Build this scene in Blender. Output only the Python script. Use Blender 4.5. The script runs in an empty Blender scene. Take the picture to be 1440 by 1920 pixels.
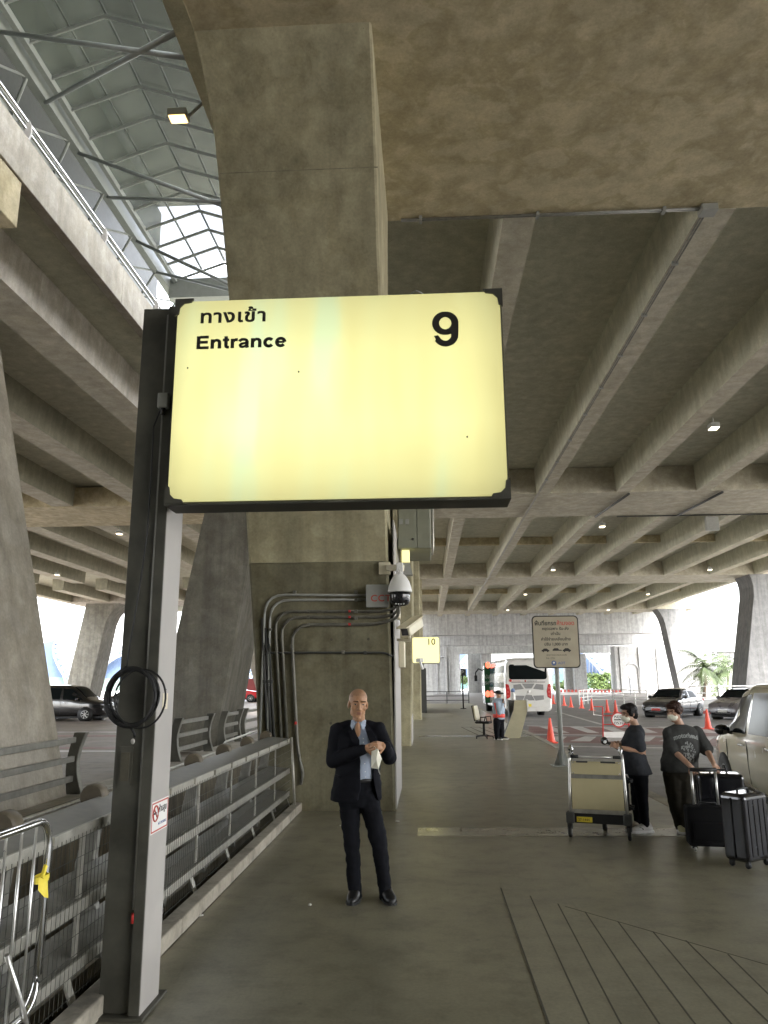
import bpy, bmesh, math, random
from math import sin, cos, pi, radians, sqrt, atan2
from mathutils import Vector, Matrix
from mathutils.bvhtree import BVHTree
random.seed(7)
SC = bpy.context.scene
COL = SC.collection
V = Vector

# ------------------------------------------------------------ camera
CAM_H = 1.78
yaw, pitch, roll = radians(3.0188), radians(12.4738), radians(0.4)
fwd = V((-sin(yaw)*cos(pitch), cos(yaw)*cos(pitch), sin(pitch)))
right = V((cos(yaw), sin(yaw), 0))
up = right.cross(fwd)
r2 = right*cos(roll) - up*sin(roll)
u2 = right*sin(roll) + up*cos(roll)
cam = bpy.data.cameras.new('camera'); co = bpy.data.objects.new('camera', cam); COL.objects.link(co)
co.matrix_world = Matrix(((r2.x, u2.x, -fwd.x, 0), (r2.y, u2.y, -fwd.y, 0), (r2.z, u2.z, -fwd.z, CAM_H), (0, 0, 0, 1)))
cam.sensor_fit = 'VERTICAL'; cam.sensor_height = 24; cam.sensor_width = 18; cam.lens = 18.0
cam.clip_start = 0.05; cam.clip_end = 3000
SC.camera = co

def _ray(x, y): return fwd + r2*((x-720)/1440) - u2*((y-960)/1440)
def at(x, y, Y):
    d = _ray(x, y); return V((0, 0, CAM_H)) + d*(Y/d.y)
def gz(x, y, z=0.0):
    d = _ray(x, y); return V((0, 0, CAM_H)) + d*((z-CAM_H)/d.z)

# ------------------------------------------------------------ mesh building
LOCAL = set()
class MB:
    def __init__(s): s.v = []; s.f = []; s.sm = []; s.M = None
    def add(s, vs, fs, smooth=False):
        b = len(s.v)
        for p in vs:
            p = V(p)
            s.v.append(s.M @ p if s.M is not None else p)
        for f in fs:
            s.f.append([b+i for i in f]); s.sm.append(smooth)
        return s
    def box(s, x0, x1, y0, y1, z0, z1):
        return s.hexa([(x0,y0,z0),(x1,y0,z0),(x1,y1,z0),(x0,y1,z0),(x0,y0,z1),(x1,y0,z1),(x1,y1,z1),(x0,y1,z1)])
    def hexa(s, p):
        return s.add(p, [(3,2,1,0),(4,5,6,7),(0,1,5,4),(1,2,6,5),(2,3,7,6),(3,0,4,7)])
    def obox(s, c, sz, rot=(0,0,0)):
        from mathutils import Euler
        R = Euler(rot).to_matrix(); c = V(c); h = V(sz)*.5
        pts = []
        for z in (-1,1):
            for (x,y) in ((-1,-1),(1,-1),(1,1),(-1,1)):
                pts.append(c + R @ V((x*h.x,y*h.y,z*h.z)))
        return s.hexa(pts)
    def prism(s, poly, plane, a, b):
        n = len(poly)
        def P(u, w, t): return {'xy':(u,w,t),'xz':(u,t,w),'yz':(t,u,w)}[plane]
        vs = [P(u,w,a) for u,w in poly] + [P(u,w,b) for u,w in poly]
        fs = [tuple(range(n))[::-1], tuple(range(n,2*n))]
        fs += [(i,(i+1)%n,n+(i+1)%n,n+i) for i in range(n)]
        return s.add(vs, fs)
    def ring(s, c, t, r, n, upv=None):
        t = V(t).normalized(); u = V((0,0,1)) if upv is None else V(upv)
        if abs(t.dot(u)) > .98: u = V((0,1,0))
        a = t.cross(u).normalized(); b = a.cross(t).normalized()
        rx, ry = (r if isinstance(r,(tuple,list)) else (r,r))
        return [V(c) + a*(rx*cos(2*pi*i/n)) + b*(ry*sin(2*pi*i/n)) for i in range(n)]
    def tube(s, pts, r, n=8, closed=False, caps=True, upv=None):
        pts = [V(p) for p in pts]; m = len(pts); rings = []
        for i, p in enumerate(pts):
            if closed: t = pts[(i+1)%m]-pts[i-1]
            else: t = pts[min(i+1,m-1)]-pts[max(i-1,0)]
            if 0 < i < m-1 and not closed:
                t = (pts[i+1]-pts[i]).normalized() + (pts[i]-pts[i-1]).normalized()
            rr = r[i] if isinstance(r, list) else r
            rings.append(s.ring(p, t, rr, n, upv))
        return s.loft(rings, caps and not closed, loop=closed, smooth=True)
    def bar(s, a, b, w, h, upv=(0,0,1)):
        a = V(a); b = V(b); t = (b-a).normalized(); u = V(upv)
        if abs(t.dot(u)) > .98: u = V((0,1,0))
        sd = t.cross(u).normalized(); u = sd.cross(t).normalized()
        p = []
        for q in (a, b):
            for (i,j) in ((-1,-1),(1,-1),(1,1),(-1,1)): p.append(q + sd*(i*w/2) + u*(j*h/2))
        return s.hexa([p[0],p[1],p[5],p[4],p[3],p[2],p[6],p[7]])
    def loft(s, rings, caps=True, loop=False, smooth=False):
        n = len(rings[0]); m = len(rings); vs = [p for r in rings for p in r]; fs = []
        for i in range(m if loop else m-1):
            j = (i+1) % m
            for k in range(n):
                l = (k+1) % n
                fs.append((i*n+k, i*n+l, j*n+l, j*n+k))
        s.add(vs, fs, smooth)
        if caps:
            b = len(s.v)-m*n
            s.f.append([b+k for k in range(n)][::-1]); s.sm.append(False)
            s.f.append([b+(m-1)*n+k for k in range(n)]); s.sm.append(False)
        return s
    def lathe(s, prof, c, n=20, axis='z', smooth=True, caps=True):
        c = V(c); rings = []
        for (r, h) in prof:
            ring = []
            for i in range(n):
                a = 2*pi*i/n; u, w = r*cos(a), r*sin(a)
                ring.append(c + (V((u,w,h)) if axis=='z' else V((h,u,w)) if axis=='x' else V((w,h,u))))
            rings.append(ring)
        return s.loft(rings, caps, smooth=smooth)
    def ell(s, c, r, n=14, m=9, rot=None):
        c = V(c); r = V(r) if not isinstance(r,(int,float)) else V((r,r,r))
        vs = []; fs = []
        for j in range(1, m):
            ph = pi*j/m
            for i in range(n):
                th = 2*pi*i/n
                p = V((r.x*sin(ph)*cos(th), r.y*sin(ph)*sin(th), r.z*cos(ph)))
                vs.append(c + (rot @ p if rot is not None else p))
        top = V((0,0,r.z)); 
        if rot is not None: top = rot @ top
        vs += [c+top, c-top]
        for j in range(m-2):
            for i in range(n):
                k = (i+1) % n
                fs.append((j*n+i, (j+1)*n+i, (j+1)*n+k, j*n+k))
        N = (m-1)*n
        for i in range(n):
            k = (i+1) % n
            fs.append((N, i, k)); fs.append((N+1, (m-2)*n+k, (m-2)*n+i))
        return s.add(vs, fs, True)
    def mesh(s, name):
        me = bpy.data.meshes.new(name)
        me.from_pydata([tuple(p) for p in s.v], [], s.f)
        me.polygons.foreach_set('use_smooth', s.sm)
        return me
    def build(s, name, mat, parent=None, bevel=0.0, seg=2, loc=None, fix=True):
        root = parent
        while root is not None and root.parent is not None: root = root.parent
        if root is not None and root.name not in LOCAL:
            inv = root.matrix_basis.inverted(); s.v = [inv @ p for p in s.v]
        o_loc = None
        if parent is None:
            if loc is None:
                xs = [p.x for p in s.v]; ys = [p.y for p in s.v]; zs = [p.z for p in s.v]
                loc = V(((min(xs)+max(xs))/2, (min(ys)+max(ys))/2, min(zs)))
            loc = V(loc); s.v = [p-loc for p in s.v]; o_loc = loc
        me = s.mesh(name)
        if fix:
            bm = bmesh.new(); bm.from_mesh(me); bmesh.ops.recalc_face_normals(bm, faces=bm.faces); bm.to_mesh(me); bm.free()
        o = bpy.data.objects.new(name, me); COL.objects.link(o)
        if o_loc is not None: o.location = o_loc
        me.materials.append(mat)
        if parent is not None: o.parent = parent
        if bevel:
            b = o.modifiers.new('bevel', 'BEVEL'); b.width = bevel; b.segments = seg; b.limit_method = 'ANGLE'; b.angle_limit = radians(40)
        return o

def tag(o, label=None, cat=None, group=None, kind=None):
    if label: o['label'] = label
    if cat: o['category'] = cat
    if group: o['group'] = group
    if kind: o['kind'] = kind
    return o
def thing(name, label, cat, loc=(0,0,0), rz=0.0, group=None, local=False):
    o = bpy.data.objects.new(name, None); COL.objects.link(o)
    o.empty_display_size = .2
    o.location = loc; o.rotation_euler = (0,0,rz)
    o.matrix_basis = Matrix.Translation(V(loc)) @ Matrix.Rotation(rz, 4, 'Z')
    if local: LOCAL.add(o.name)
    return tag(o, label, cat, group)
def copy_tree(o, parent=None):
    c = o.copy(); COL.objects.link(c)
    if parent is not None: c.parent = parent
    elif o.name in LOCAL: LOCAL.add(c.name)
    for ch in [q for q in COL.objects if q.parent == o]: copy_tree(ch, c)
    return c
def place(o, loc, rz=0.0, label=None, group=None):
    o.location = loc; o.rotation_euler = (0,0,rz)
    if label: o['label'] = label
    if group: o['group'] = group
    return o
def arc(c, r, a0, a1, n, plane='xz', y=0):
    out = []
    for i in range(n+1):
        a = a0+(a1-a0)*i/n; u, w = c[0]+r*cos(a), c[1]+r*sin(a)
        out.append({'xz':V((u,y,w)),'xy':V((u,w,y)),'yz':V((y,u,w))}[plane])
    return out
def rrect(x0, x1, z0, z1, r, n=4):
    out = []
    for (cx,cz,a) in ((x1-r,z1-r,0),(x0+r,z1-r,pi/2),(x0+r,z0+r,pi),(x1-r,z0+r,1.5*pi)):
        for i in range(n+1):
            t = a+pi/2*i/n; out.append((cx+r*cos(t), cz+r*sin(t)))
    return out

def text(body, size, loc, mat, parent, name='lettering', rot=(pi/2,0,0), bold=0.0, ext=0.002, align='LEFT', sx=1.0, sp=1.0):
    cu = bpy.data.curves.new('t', 'FONT'); cu.body = body; cu.size = size; cu.align_x = align
    cu.extrude = ext; cu.offset = bold; cu.space_character = sp; cu.resolution_u = 3
    o = bpy.data.objects.new('t', cu); COL.objects.link(o)
    bpy.context.view_layer.update()
    dg = bpy.context.evaluated_depsgraph_get()
    me = bpy.data.meshes.new_from_object(o.evaluated_get(dg))
    bpy.data.objects.remove(o); bpy.data.curves.remove(cu)
    from mathutils import Euler
    M = Matrix.Translation(V(loc)) @ Euler(rot).to_matrix().to_4x4() @ Matrix.Diagonal((sx,1,1,1))
    root = parent
    while root.parent is not None: root = root.parent
    if root.name not in LOCAL: M = root.matrix_basis.inverted() @ M
    me.transform(M); me.name = name
    me.materials.clear(); me.materials.append(mat)
    t = bpy.data.objects.new(name, me); COL.objects.link(t); t.parent = parent
    return t

# ------------------------------------------------------------ materials
MATS = {}
def newmat(name):
    m = bpy.data.materials.new(name); m.use_nodes = True
    nt = m.node_tree; b = nt.nodes['Principled BSDF']
    return m, nt, b
def N(nt, t, **k):
    n = nt.nodes.new(t)
    for a, v in k.items(): setattr(n, a, v)
    return n
def pos_scaled(nt, sc):
    g = N(nt, 'ShaderNodeNewGeometry'); mp = N(nt, 'ShaderNodeMapping')
    mp.inputs['Scale'].default_value = sc
    nt.links.new(g.outputs['Position'], mp.inputs['Vector']); return mp.outputs['Vector']
def noise(nt, vec, scale, detail=4, rough=.55):
    n = N(nt, 'ShaderNodeTexNoise'); n.inputs['Scale'].default_value = scale
    n.inputs['Detail'].default_value = detail; n.inputs['Roughness'].default_value = rough
    if vec is not None: nt.links.new(vec, n.inputs['Vector'])
    return n.outputs['Fac']
def ramp(nt, fac, stops):
    r = N(nt, 'ShaderNodeValToRGB'); e = r.color_ramp.elements
    while len(e) < len(stops): e.new(.5)
    for i, (p, c) in enumerate(stops):
        e[i].position = p; e[i].color = (c[0],c[1],c[2],1) if isinstance(c,(tuple,list)) else (c,c,c,1)
    nt.links.new(fac, r.inputs['Fac']); return r.outputs['Color']
def mixc(nt, a, b, fac, mode='MULTIPLY'):
    m = N(nt, 'ShaderNodeMix', data_type='RGBA', blend_type=mode)
    for sock, v in ((m.inputs[0], fac), (m.inputs[6], a), (m.inputs[7], b)):
        if isinstance(v, (int, float)): sock.default_value = v
        elif isinstance(v, (tuple, list)): sock.default_value = (v[0],v[1],v[2],1)
        else: nt.links.new(v, sock)
    return m.outputs[2]
def bump(nt, b, h, strength=.3, dist=.01):
    n = N(nt, 'ShaderNodeBump'); n.inputs['Strength'].default_value = strength; n.inputs['Distance'].default_value = dist
    nt.links.new(h, n.inputs['Height']); nt.links.new(n.outputs['Normal'], b.inputs['Normal'])
def concrete(name, base, contrast=.3, streak=.35, rough=.85, spot=.4, big=.35, stain=0):
    m, nt, b = newmat(name)
    p = pos_scaled(nt, (1,1,1))
    n1 = noise(nt, p, big, 6, .6); n2 = noise(nt, p, 2.2, 8, .68); n3 = noise(nt, p, 26, 4, .6)
    lo = tuple(c*(1-contrast) for c in base); hi = tuple(c*(1+contrast*.75) for c in base)
    c = ramp(nt, n1, [(.28, lo), (.72, hi)])
    c = mixc(nt, c, ramp(nt, n2, [(.32, 1-spot), (.5, .97), (.72, 1.22)]), 1.0)
    c = mixc(nt, c, ramp(nt, n3, [(.3, .88), (.7, 1.08)]), 1.0)
    if streak:
        ps = pos_scaled(nt, (2.2, 2.2, .10)); ns = noise(nt, ps, 1.4, 5, .65)
        c = mixc(nt, c, ramp(nt, ns, [(.36, 1-streak), (.58, 1.06)]), 1.0)
    if stain:
        w = noise(nt, p, .9, 3, .5); v = N(nt, 'ShaderNodeVectorMath', operation='MULTIPLY_ADD'); nz_ = N(nt, 'ShaderNodeTexNoise'); nz_.inputs['Scale'].default_value = 1.1; nt.links.new(p, nz_.inputs['Vector'])
        nt.links.new(nz_.outputs['Color'], v.inputs[0]); v.inputs[1].default_value = (.9,.9,.9); nt.links.new(p, v.inputs[2])
        n5 = noise(nt, v.outputs[0], .75, 7, .62)
        c = mixc(nt, c, ramp(nt, n5, [(.44, (1,1,1)), (.50, (1-stain*.55, 1-stain*.6, 1-stain*.75)), (.56, (1-stain*.25,1-stain*.28,1-stain*.35)), (.62, (1+stain*.15,)*3)]), .85)
        vo = N(nt, 'ShaderNodeTexVoronoi'); vo.inputs['Scale'].default_value = 7; nt.links.new(p, vo.inputs['Vector'])
        c = mixc(nt, c, ramp(nt, vo.outputs['Distance'], [(.035, .35), (.06, 1)]), .55)
    nt.links.new(c, b.inputs['Base Color'])
    b.inputs['Roughness'].default_value = rough; b.inputs['Specular IOR Level'].default_value = .3
    bump(nt, b, n2, .25, .01)
    MATS[name] = m; return m
def plain(name, col, rough=.5, metal=0.0, var=.12, scale=8, coat=0.0, spec=.5, alpha=1.0, trans=0.0, emit=None, estr=0):
    m, nt, b = newmat(name)
    if var:
        n1 = noise(nt, pos_scaled(nt, (1,1,1)), scale, 5, .6)
        nt.links.new(ramp(nt, n1, [(.3, tuple(c*(1-var) for c in col)), (.7, tuple(min(1,c*(1+var)) for c in col))]), b.inputs['Base Color'])
        nt.links.new(ramp(nt, n1, [(.3, max(0,rough-.08)), (.7, min(1,rough+.08))]), b.inputs['Roughness'])
    else:
        b.inputs['Base Color'].default_value = (*col,1); b.inputs['Roughness'].default_value = rough
    b.inputs['Metallic'].default_value = metal; b.inputs['Specular IOR Level'].default_value = spec
    if coat: b.inputs['Coat Weight'].default_value = coat; b.inputs['Coat Roughness'].default_value = .06
    if trans: b.inputs['Transmission Weight'].default_value = trans
    if alpha < 1: b.inputs['Alpha'].default_value = alpha
    if emit: b.inputs['Emission Color'].default_value = (*emit,1); b.inputs['Emission Strength'].default_value = estr
    MATS[name] = m; return m

CON = concrete('concrete_pier', (.345,.313,.203), .16, .16, spot=.22, stain=.3)
CONS2 = concrete('concrete_crossbeam_far', (.43,.40,.315), .10, .0, spot=.2, big=.45, stain=.25)
CONLOW = concrete('concrete_stained_shaded', (.185,.170,.110), .22, .22, spot=.3, big=.6, stain=.4)  # stained lower pour, darkened further to stand in for dimmer light there
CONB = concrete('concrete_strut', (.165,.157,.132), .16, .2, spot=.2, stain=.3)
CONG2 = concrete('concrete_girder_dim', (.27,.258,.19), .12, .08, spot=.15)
CONS = concrete('concrete_soffit', (.50,.435,.285), .12, .0, spot=.22, big=.45, stain=.42)
CONG = concrete('concrete_girder', (.43,.42,.325), .08, .08, spot=.14)
CONL = concrete('concrete_light', (.355,.325,.272), .10, .16, spot=.18, stain=.25)
CONF = concrete('concrete_far', (.175,.175,.172), .10, .25, spot=.2, big=.12)
CONFB = concrete('concrete_overpass', (.44,.44,.43), .10, .22, spot=.18, big=.12)
CONK = concrete('concrete_kerb', (.34,.31,.25), .2, .0, spot=.5)
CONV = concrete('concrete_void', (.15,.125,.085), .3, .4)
M = {}
M['steel'] = plain('painted_dark_steel', (.062,.060,.046), .6, 0, .4, 4)
M['post_pale'] = plain('pale_and_lit_steel', (.36,.34,.315), .55, 0, .10, 2)
M['galv'] = plain('galvanised_steel', (.40,.385,.335), .42, .5, .22, 14)
M['galv_dull'] = plain('dull_galvanised_steel', (.22,.215,.19), .5, .3, .25, 9)
M['alu'] = plain('aluminium', (.60,.59,.56), .35, .85, .08, 20)
M['chrome'] = plain('chrome', (.75,.75,.74), .15, 1.0, .05, 30)
M['canopy_steel'] = plain('grey_painted_steel', (.26,.275,.27), .5, .2, .1, 5)
M['joint'] = plain('joint_line', (.17,.155,.105), .9, 0, .4, 6)
M['pipe'] = plain('pipe_steel', (.15,.145,.12), .5, .3, .3, 9)
M['grime'] = plain('grime', (.075,.068,.048), .9, 0, .4, 6)
M['mesh'] = plain('mesh_wire', (.07,.07,.06), .5, .4, .2, 9)
M['black'] = plain('black_rubber', (.007,.007,.007), .6, 0, .2, 12)
M['blackgloss'] = plain('black_gloss', (.012,.012,.014), .18, 0, .1, 12, coat=.6)
M['white'] = plain('white_paint', (.72,.71,.68), .45, 0, .06, 6)
M['cream'] = plain('cream_paint', (.60,.55,.40), .45, 0, .08, 6)
M['grey'] = plain('grey_paint', (.28,.285,.26), .5, 0, .1, 6)
M['darkgrey'] = plain('dark_grey', (.045,.046,.042), .55, 0, .15, 8)
M['red'] = plain('red_paint', (.55,.035,.03), .45, 0, .1, 8)
M['orange'] = plain('cone_orange', (.80,.085,.045), .45, 0, .1, 9)
M['yellow'] = plain('yellow_tape', (.75,.60,.05), .5, 0, .1, 12)
M['ink'] = plain('black_lettering', (.02,.018,.014), .55, 0, 0)
M['inkred'] = plain('red_lettering', (.45,.07,.05), .55, 0, 0)
M['inkblue'] = plain('blue_print', (.10,.14,.30), .5, 0, 0)
M['glass_dark'] = plain('dark_glass', (.008,.010,.010), .10, 0, 0, spec=.22)
M['glass_dark'].node_tree.nodes['Principled BSDF'].inputs['IOR'].default_value = 1.16
# ------------------------------------------------------------ light, sky, view
W = bpy.data.worlds.new('World'); SC.world = W; W.use_nodes = True
nt = W.node_tree; bg = nt.nodes['Background']
sky = N(nt, 'ShaderNodeTexSky', sky_type='NISHITA'); sky.sun_disc = False
SUN_EL, SUN_AZ = radians(50), radians(160)      # azimuth measured clockwise from +Y
sky.sun_elevation = SUN_EL; sky.sun_rotation = SUN_AZ; sky.dust_density = 4; sky.air_density = 1.0; sky.ozone_density = .6
hs = N(nt, 'ShaderNodeHueSaturation'); hs.inputs['Saturation'].default_value = .28; hs.inputs['Value'].default_value = 1.0
nt.links.new(sky.outputs[0], hs.inputs['Color']); nt.links.new(hs.outputs[0], bg.inputs['Color'])
bg.inputs['Strength'].default_value = .15
sl = bpy.data.lights.new('sun', 'SUN'); sl.energy = .6; sl.angle = radians(14); sl.color = (1, .95, .88)
so = bpy.data.objects.new('sun', sl); COL.objects.link(so)
sd = V((sin(SUN_AZ)*cos(SUN_EL), cos(SUN_AZ)*cos(SUN_EL), sin(SUN_EL)))
so.rotation_euler = (-sd).to_track_quat('-Z', 'Y').to_euler(); so.location = (20, -20, 40)
SC.view_settings.view_transform = 'Standard'; SC.view_settings.look = 'None'
SC.view_settings.exposure = 3.95; SC.view_settings.gamma = 1
SC.cycles.use_denoising = True
SC.cycles.max_bounces = 10; SC.cycles.diffuse_bounces = 6; SC.cycles.transparent_max_bounces = 16
SC.cycles.sample_clamp_indirect = 8

# ------------------------------------------------------------ ground
def floor_mat(name, lo, hi, rough, gloss_var=.12, stain=.4):
    m, nt, b = newmat(name)
    p = pos_scaled(nt, (1,1,1)); n1 = noise(nt, p, .55, 6, .62); n2 = noise(nt, p, 3.1, 8, .7); n3 = noise(nt, p, 45, 3, .6)
    px = pos_scaled(nt, (.5, 1.1, 1)); n4 = noise(nt, px, 1.6, 6, .65)
    c = ramp(nt, n1, [(.3, lo), (.72, hi)])
    c = mixc(nt, c, ramp(nt, n2, [(.33, 1-stain), (.5, 1), (.75, 1.2)]), 1.0)
    c = mixc(nt, c, ramp(nt, n3, [(.3, .88), (.7, 1.1)]), 1.0)
    c = mixc(nt, c, ramp(nt, n4, [(.35, .93), (.65, 1.06)]), 1.0)
    vo = N(nt, 'ShaderNodeTexVoronoi'); vo.inputs['Scale'].default_value = 2.6; nt.links.new(p, vo.inputs['Vector'])
    c = mixc(nt, c, ramp(nt, vo.outputs['Distance'], [(.03, .45), (.055, 1)]), .6)
    n6 = noise(nt, pos_scaled(nt, (9, .7, 1)), 1.2, 6, .7); n7 = noise(nt, pos_scaled(nt, (.9, 7, 1)), 1.3, 6, .7)
    c = mixc(nt, c, ramp(nt, n6, [(.30, .80), (.42, 1), (.66, 1), (.76, 1.16)]), .8); c = mixc(nt, c, ramp(nt, n7, [(.30, .84), (.42, 1), (.68, 1), (.78, 1.14)]), .8)
    nt.links.new(c, b.inputs['Base Color'])
    r = ramp(nt, n4, [(.3, rough-gloss_var), (.7, rough+gloss_var)]); nt.links.new(r, b.inputs['Roughness'])
    b.inputs['Specular IOR Level'].default_value = .5
    bump(nt, b, n3, .06, .003)
    return m
FLOOR = floor_mat('walkway_concrete', (.175,.162,.112), (.275,.256,.18), .36, .03, .34)
RAMPF = floor_mat('kerb_ramp_concrete', (.21,.195,.138), (.285,.265,.19), .42, .06, .25)
STRIP = floor_mat('worn_joint_strip', (.21,.20,.15), (.26,.247,.19), .2, .06, .2)
ASPH = floor_mat('asphalt', (.15,.138,.125), (.21,.195,.178), .55, .1, .25)
ASPHL = floor_mat('asphalt_left', (.15,.125,.10), (.22,.18,.145), .6, .1, .3)
REDM = floor_mat('red_road_paint', (.15,.075,.062), (.21,.105,.088), .55, .08, .35)
WHTM = floor_mat('white_road_paint', (.42,.39,.36), (.52,.49,.45), .55, .05, .35)
DIRT = floor_mat('pit_floor', (.05,.045,.035), (.09,.08,.06), .8)
GRAV = floor_mat('outer_ground', (.36,.35,.33), (.46,.45,.43), .8)

RZ = -.12                                            # road level
KX = 3.66                                            # kerb line of the walkway
VX0, VX1 = -4.5, -1.95                               # open pit between the walkway and the far road
def struct(name, mb, mat, **k): return tag(mb.build(name, mat, **k), kind='structure')
struct('walkway', MB().box(-1.95, KX-.22, -30, 66, -.6, 0), FLOOR, bevel=.01)
m = MB()
y = -30
while y < 66:
    m.box(KX-.218, KX, y, y+1.996, -.5, .003); y += 2
struct('walkway_kerb', m, CONK, bevel=.018)
struct('road', MB().box(KX+.001, 60, -60, 130, -.9, RZ), ASPH)
struct('far_road', MB().box(-60, VX0-.75, -60, 130, -.9, RZ), ASPHL)
m = MB(); m.box(-1.9, KX, 66, 130, -.9, RZ-.003); m.box(-5.24, -1.902, 66, 130, -.9, RZ-.003)
struct('far_pavement', m, ASPH)
m = MB(); m.box(-1500, 1500, 130, 2500, -2, RZ-.05); m.box(-1500, -60, -600, 130, -2, RZ-.05); m.box(60, 1500, -600, 130, -2, RZ-.05)
m.box(-60, 60, -600, -60, -2, RZ-.05)
struct('ground', m, GRAV)
struct('pit_floor', MB().box(VX0-.75, VX1, -30, 66, -4.4, -4.2), DIRT)
# kerb ramp paving with scored grooves
def sheet(pts, z, h=.004):
    m = MB(); n = len(pts)
    vs = [V((p[0],p[1],z)) for p in pts]+[V((p[0],p[1],z+h)) for p in pts]
    m.add(vs, [tuple(range(n))[::-1], tuple(range(n,2*n))]+[(i,(i+1)%n,n+(i+1)%n,n+i) for i in range(n)])
    return m
def groove(a, b, w):
    a = V(a[:2]); b = V(b[:2]); t = (b-a).normalized(); s = V((-t.y, t.x))*w/2
    return [a+s, b+s, b-s, a-s]
ga = gz(939,1665); gb = gz(1440,1810)
p0 = ga; dirn = (gz(1029,1920)-ga); far = ga + dirn*(2.2)
field = [ga, gz(1097,1710), gb, V((3.42, gb.y-.25, 0)), V((3.42, 1.2, 0)), V((far.x, 1.2, 0))]
struct('kerb_ramp_paving', sheet(field, .0005, .0015), RAMPF)
GRV = plain('groove_dirt', (.085,.078,.06), .8, 0, .3, 20)
for (a, b) in [((939,1665),(1029,1920)), ((994,1680),(1104,1920)), ((1046,1695),(1164,1920)), ((1097,1710),(1236,1920)), ((1159,1729),(1303,1920)), ((1224,1747),(1371,1920)), ((1286,1764),(1440,1916)), ((1365,1790),(1440,1864)), ]:
    A = gz(*a); B = gz(*b); Bx = A+(B-A).normalized()*(3.2 if a[0] < 1300 else 2.2)
    if Bx.x > 3.4: Bx = A+(Bx-A)*((3.4-A.x)/(Bx.x-A.x))
    struct('paving_groove', sheet(groove(A, Bx, .010), .0022, .0008), GRV)
A = ga; B = gb
struct('paving_groove', sheet(groove(gz(1060,1700), gb, .007), .0022, .0008), GRV)
for k in range(6):                                   # the second ramp, further along
    x = 1.35+k*.34
    struct('paving_groove', sheet(groove((x, 31.8-k*.15), (x+.35, 27.2), .045), .0006, .002), GRV)
struct('paving_groove', sheet(groove((1.35,31.8), (3.2,30.95), .045), .0008, .0024), GRV)
struct('joint_strip', sheet([(-.14,9.68),(3.43,9.72),(3.43,10.22),(-.14,10.2)], .0005), STRIP)
struct('joint_strip', sheet([(-.30,26.3),(3.43,26.4),(3.43,26.95),(-.30,26.9)], .0005), STRIP)
# crossing on the road
def roadpoly(name, px, z, mat): struct(name, sheet([gz(x,y,RZ) for x,y in px], RZ+z, .003), mat)
roadpoly('red_crossing', [(990,1377),(992,1361),(1330,1366),(1400,1382)], .001, REDM)
roadpoly('red_crossing', [(1010,1391),(1002,1380),(1400,1386),(1440,1402)], .001, REDM)
for k in range(6):
    x = 1011+k*55.5
    roadpoly('crossing_bar', [(x,1362.5),(x+24,1362.8),(x+57,1374.5),(x+35,1374.2)], .0045, WHTM)
    roadpoly('crossing_bar', [(x+30,1381),(x+52,1381.5),(x+40,1390.5),(x+2,1390)], .0045, WHTM)
roadpoly('crossing_edge_line', [(988,1361),(1330,1366),(1331,1367),(988,1362)], .0085, WHTM)
roadpoly('crossing_edge_line', [(990,1376.3),(1400,1382.4),(1401,1383.6),(990,1377.6)], .0085, WHTM)
roadpoly('crossing_edge_line', [(1012,1398),(1440,1405),(1440,1407),(1013,1399.6)], .0045, WHTM)
roadpoly('lane_line', [(1040,1334),(1043,1333.6),(1133,1358.5),(1126,1359)], .0045, WHTM)
roadpoly('lane_line', [(1155,1322),(1380,1327),(1380,1328.2),(1155,1323)], .0045, WHTM)

LW = [gz(100,1402,RZ),gz(560,1375,RZ)]
for (y0,y1,mt,nm) in ((23.2,24.0,REDM,'red_band'),(22.3,22.7,WHTM,'lane_line'),(28.5,29.4,REDM,'red_band'),(31,31.3,WHTM,'lane_line')):
    struct(nm, sheet([(-34,y0+1.2),(-5.3,y0),(-5.3,y1),(-34,y1+1.2)], RZ+.001, .003), mt)
# ------------------------------------------------------------ pit walls
t = thing('pit_wall', 'brown stained concrete wall lining the pit beside the walkway', 'wall', (-4.9, 20, -4.2))
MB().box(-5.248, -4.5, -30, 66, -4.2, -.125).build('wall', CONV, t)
m = MB(); y = -30
while y < 60:
    m.box(-5.248, -4.46, y, y+3.985, -.123, .26); y += 4
m.build('coping', CONL, t, bevel=.02)
m = MB(); m.box(-4.5, -3.9, -10, 60, -1.5, -1.36); m.box(-4.5, -4.05, -10, 60, -2.7, -2.58); m.build('ledge', CONL, t)
t2 = thing('pit_beam', 'pale concrete beam low in the pit behind the mesh', 'beam', (-3.2, 10, -2.2))
MB().box(-3.6, -3.0, -5, 50, -2.5, -2.2).build('beam', CONL, t2, bevel=.02)
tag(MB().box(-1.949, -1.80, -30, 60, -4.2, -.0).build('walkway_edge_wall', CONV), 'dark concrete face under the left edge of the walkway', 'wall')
m = MB(); y = -6
while y < 55:
    m.box(-1.93, -1.80, y, y+2.99, .002, .115); y += 3
tag(m.build('kerb_upstand', CONK, bevel=.012), 'long pale concrete upstand along the left edge of the walkway', 'kerb')

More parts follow.
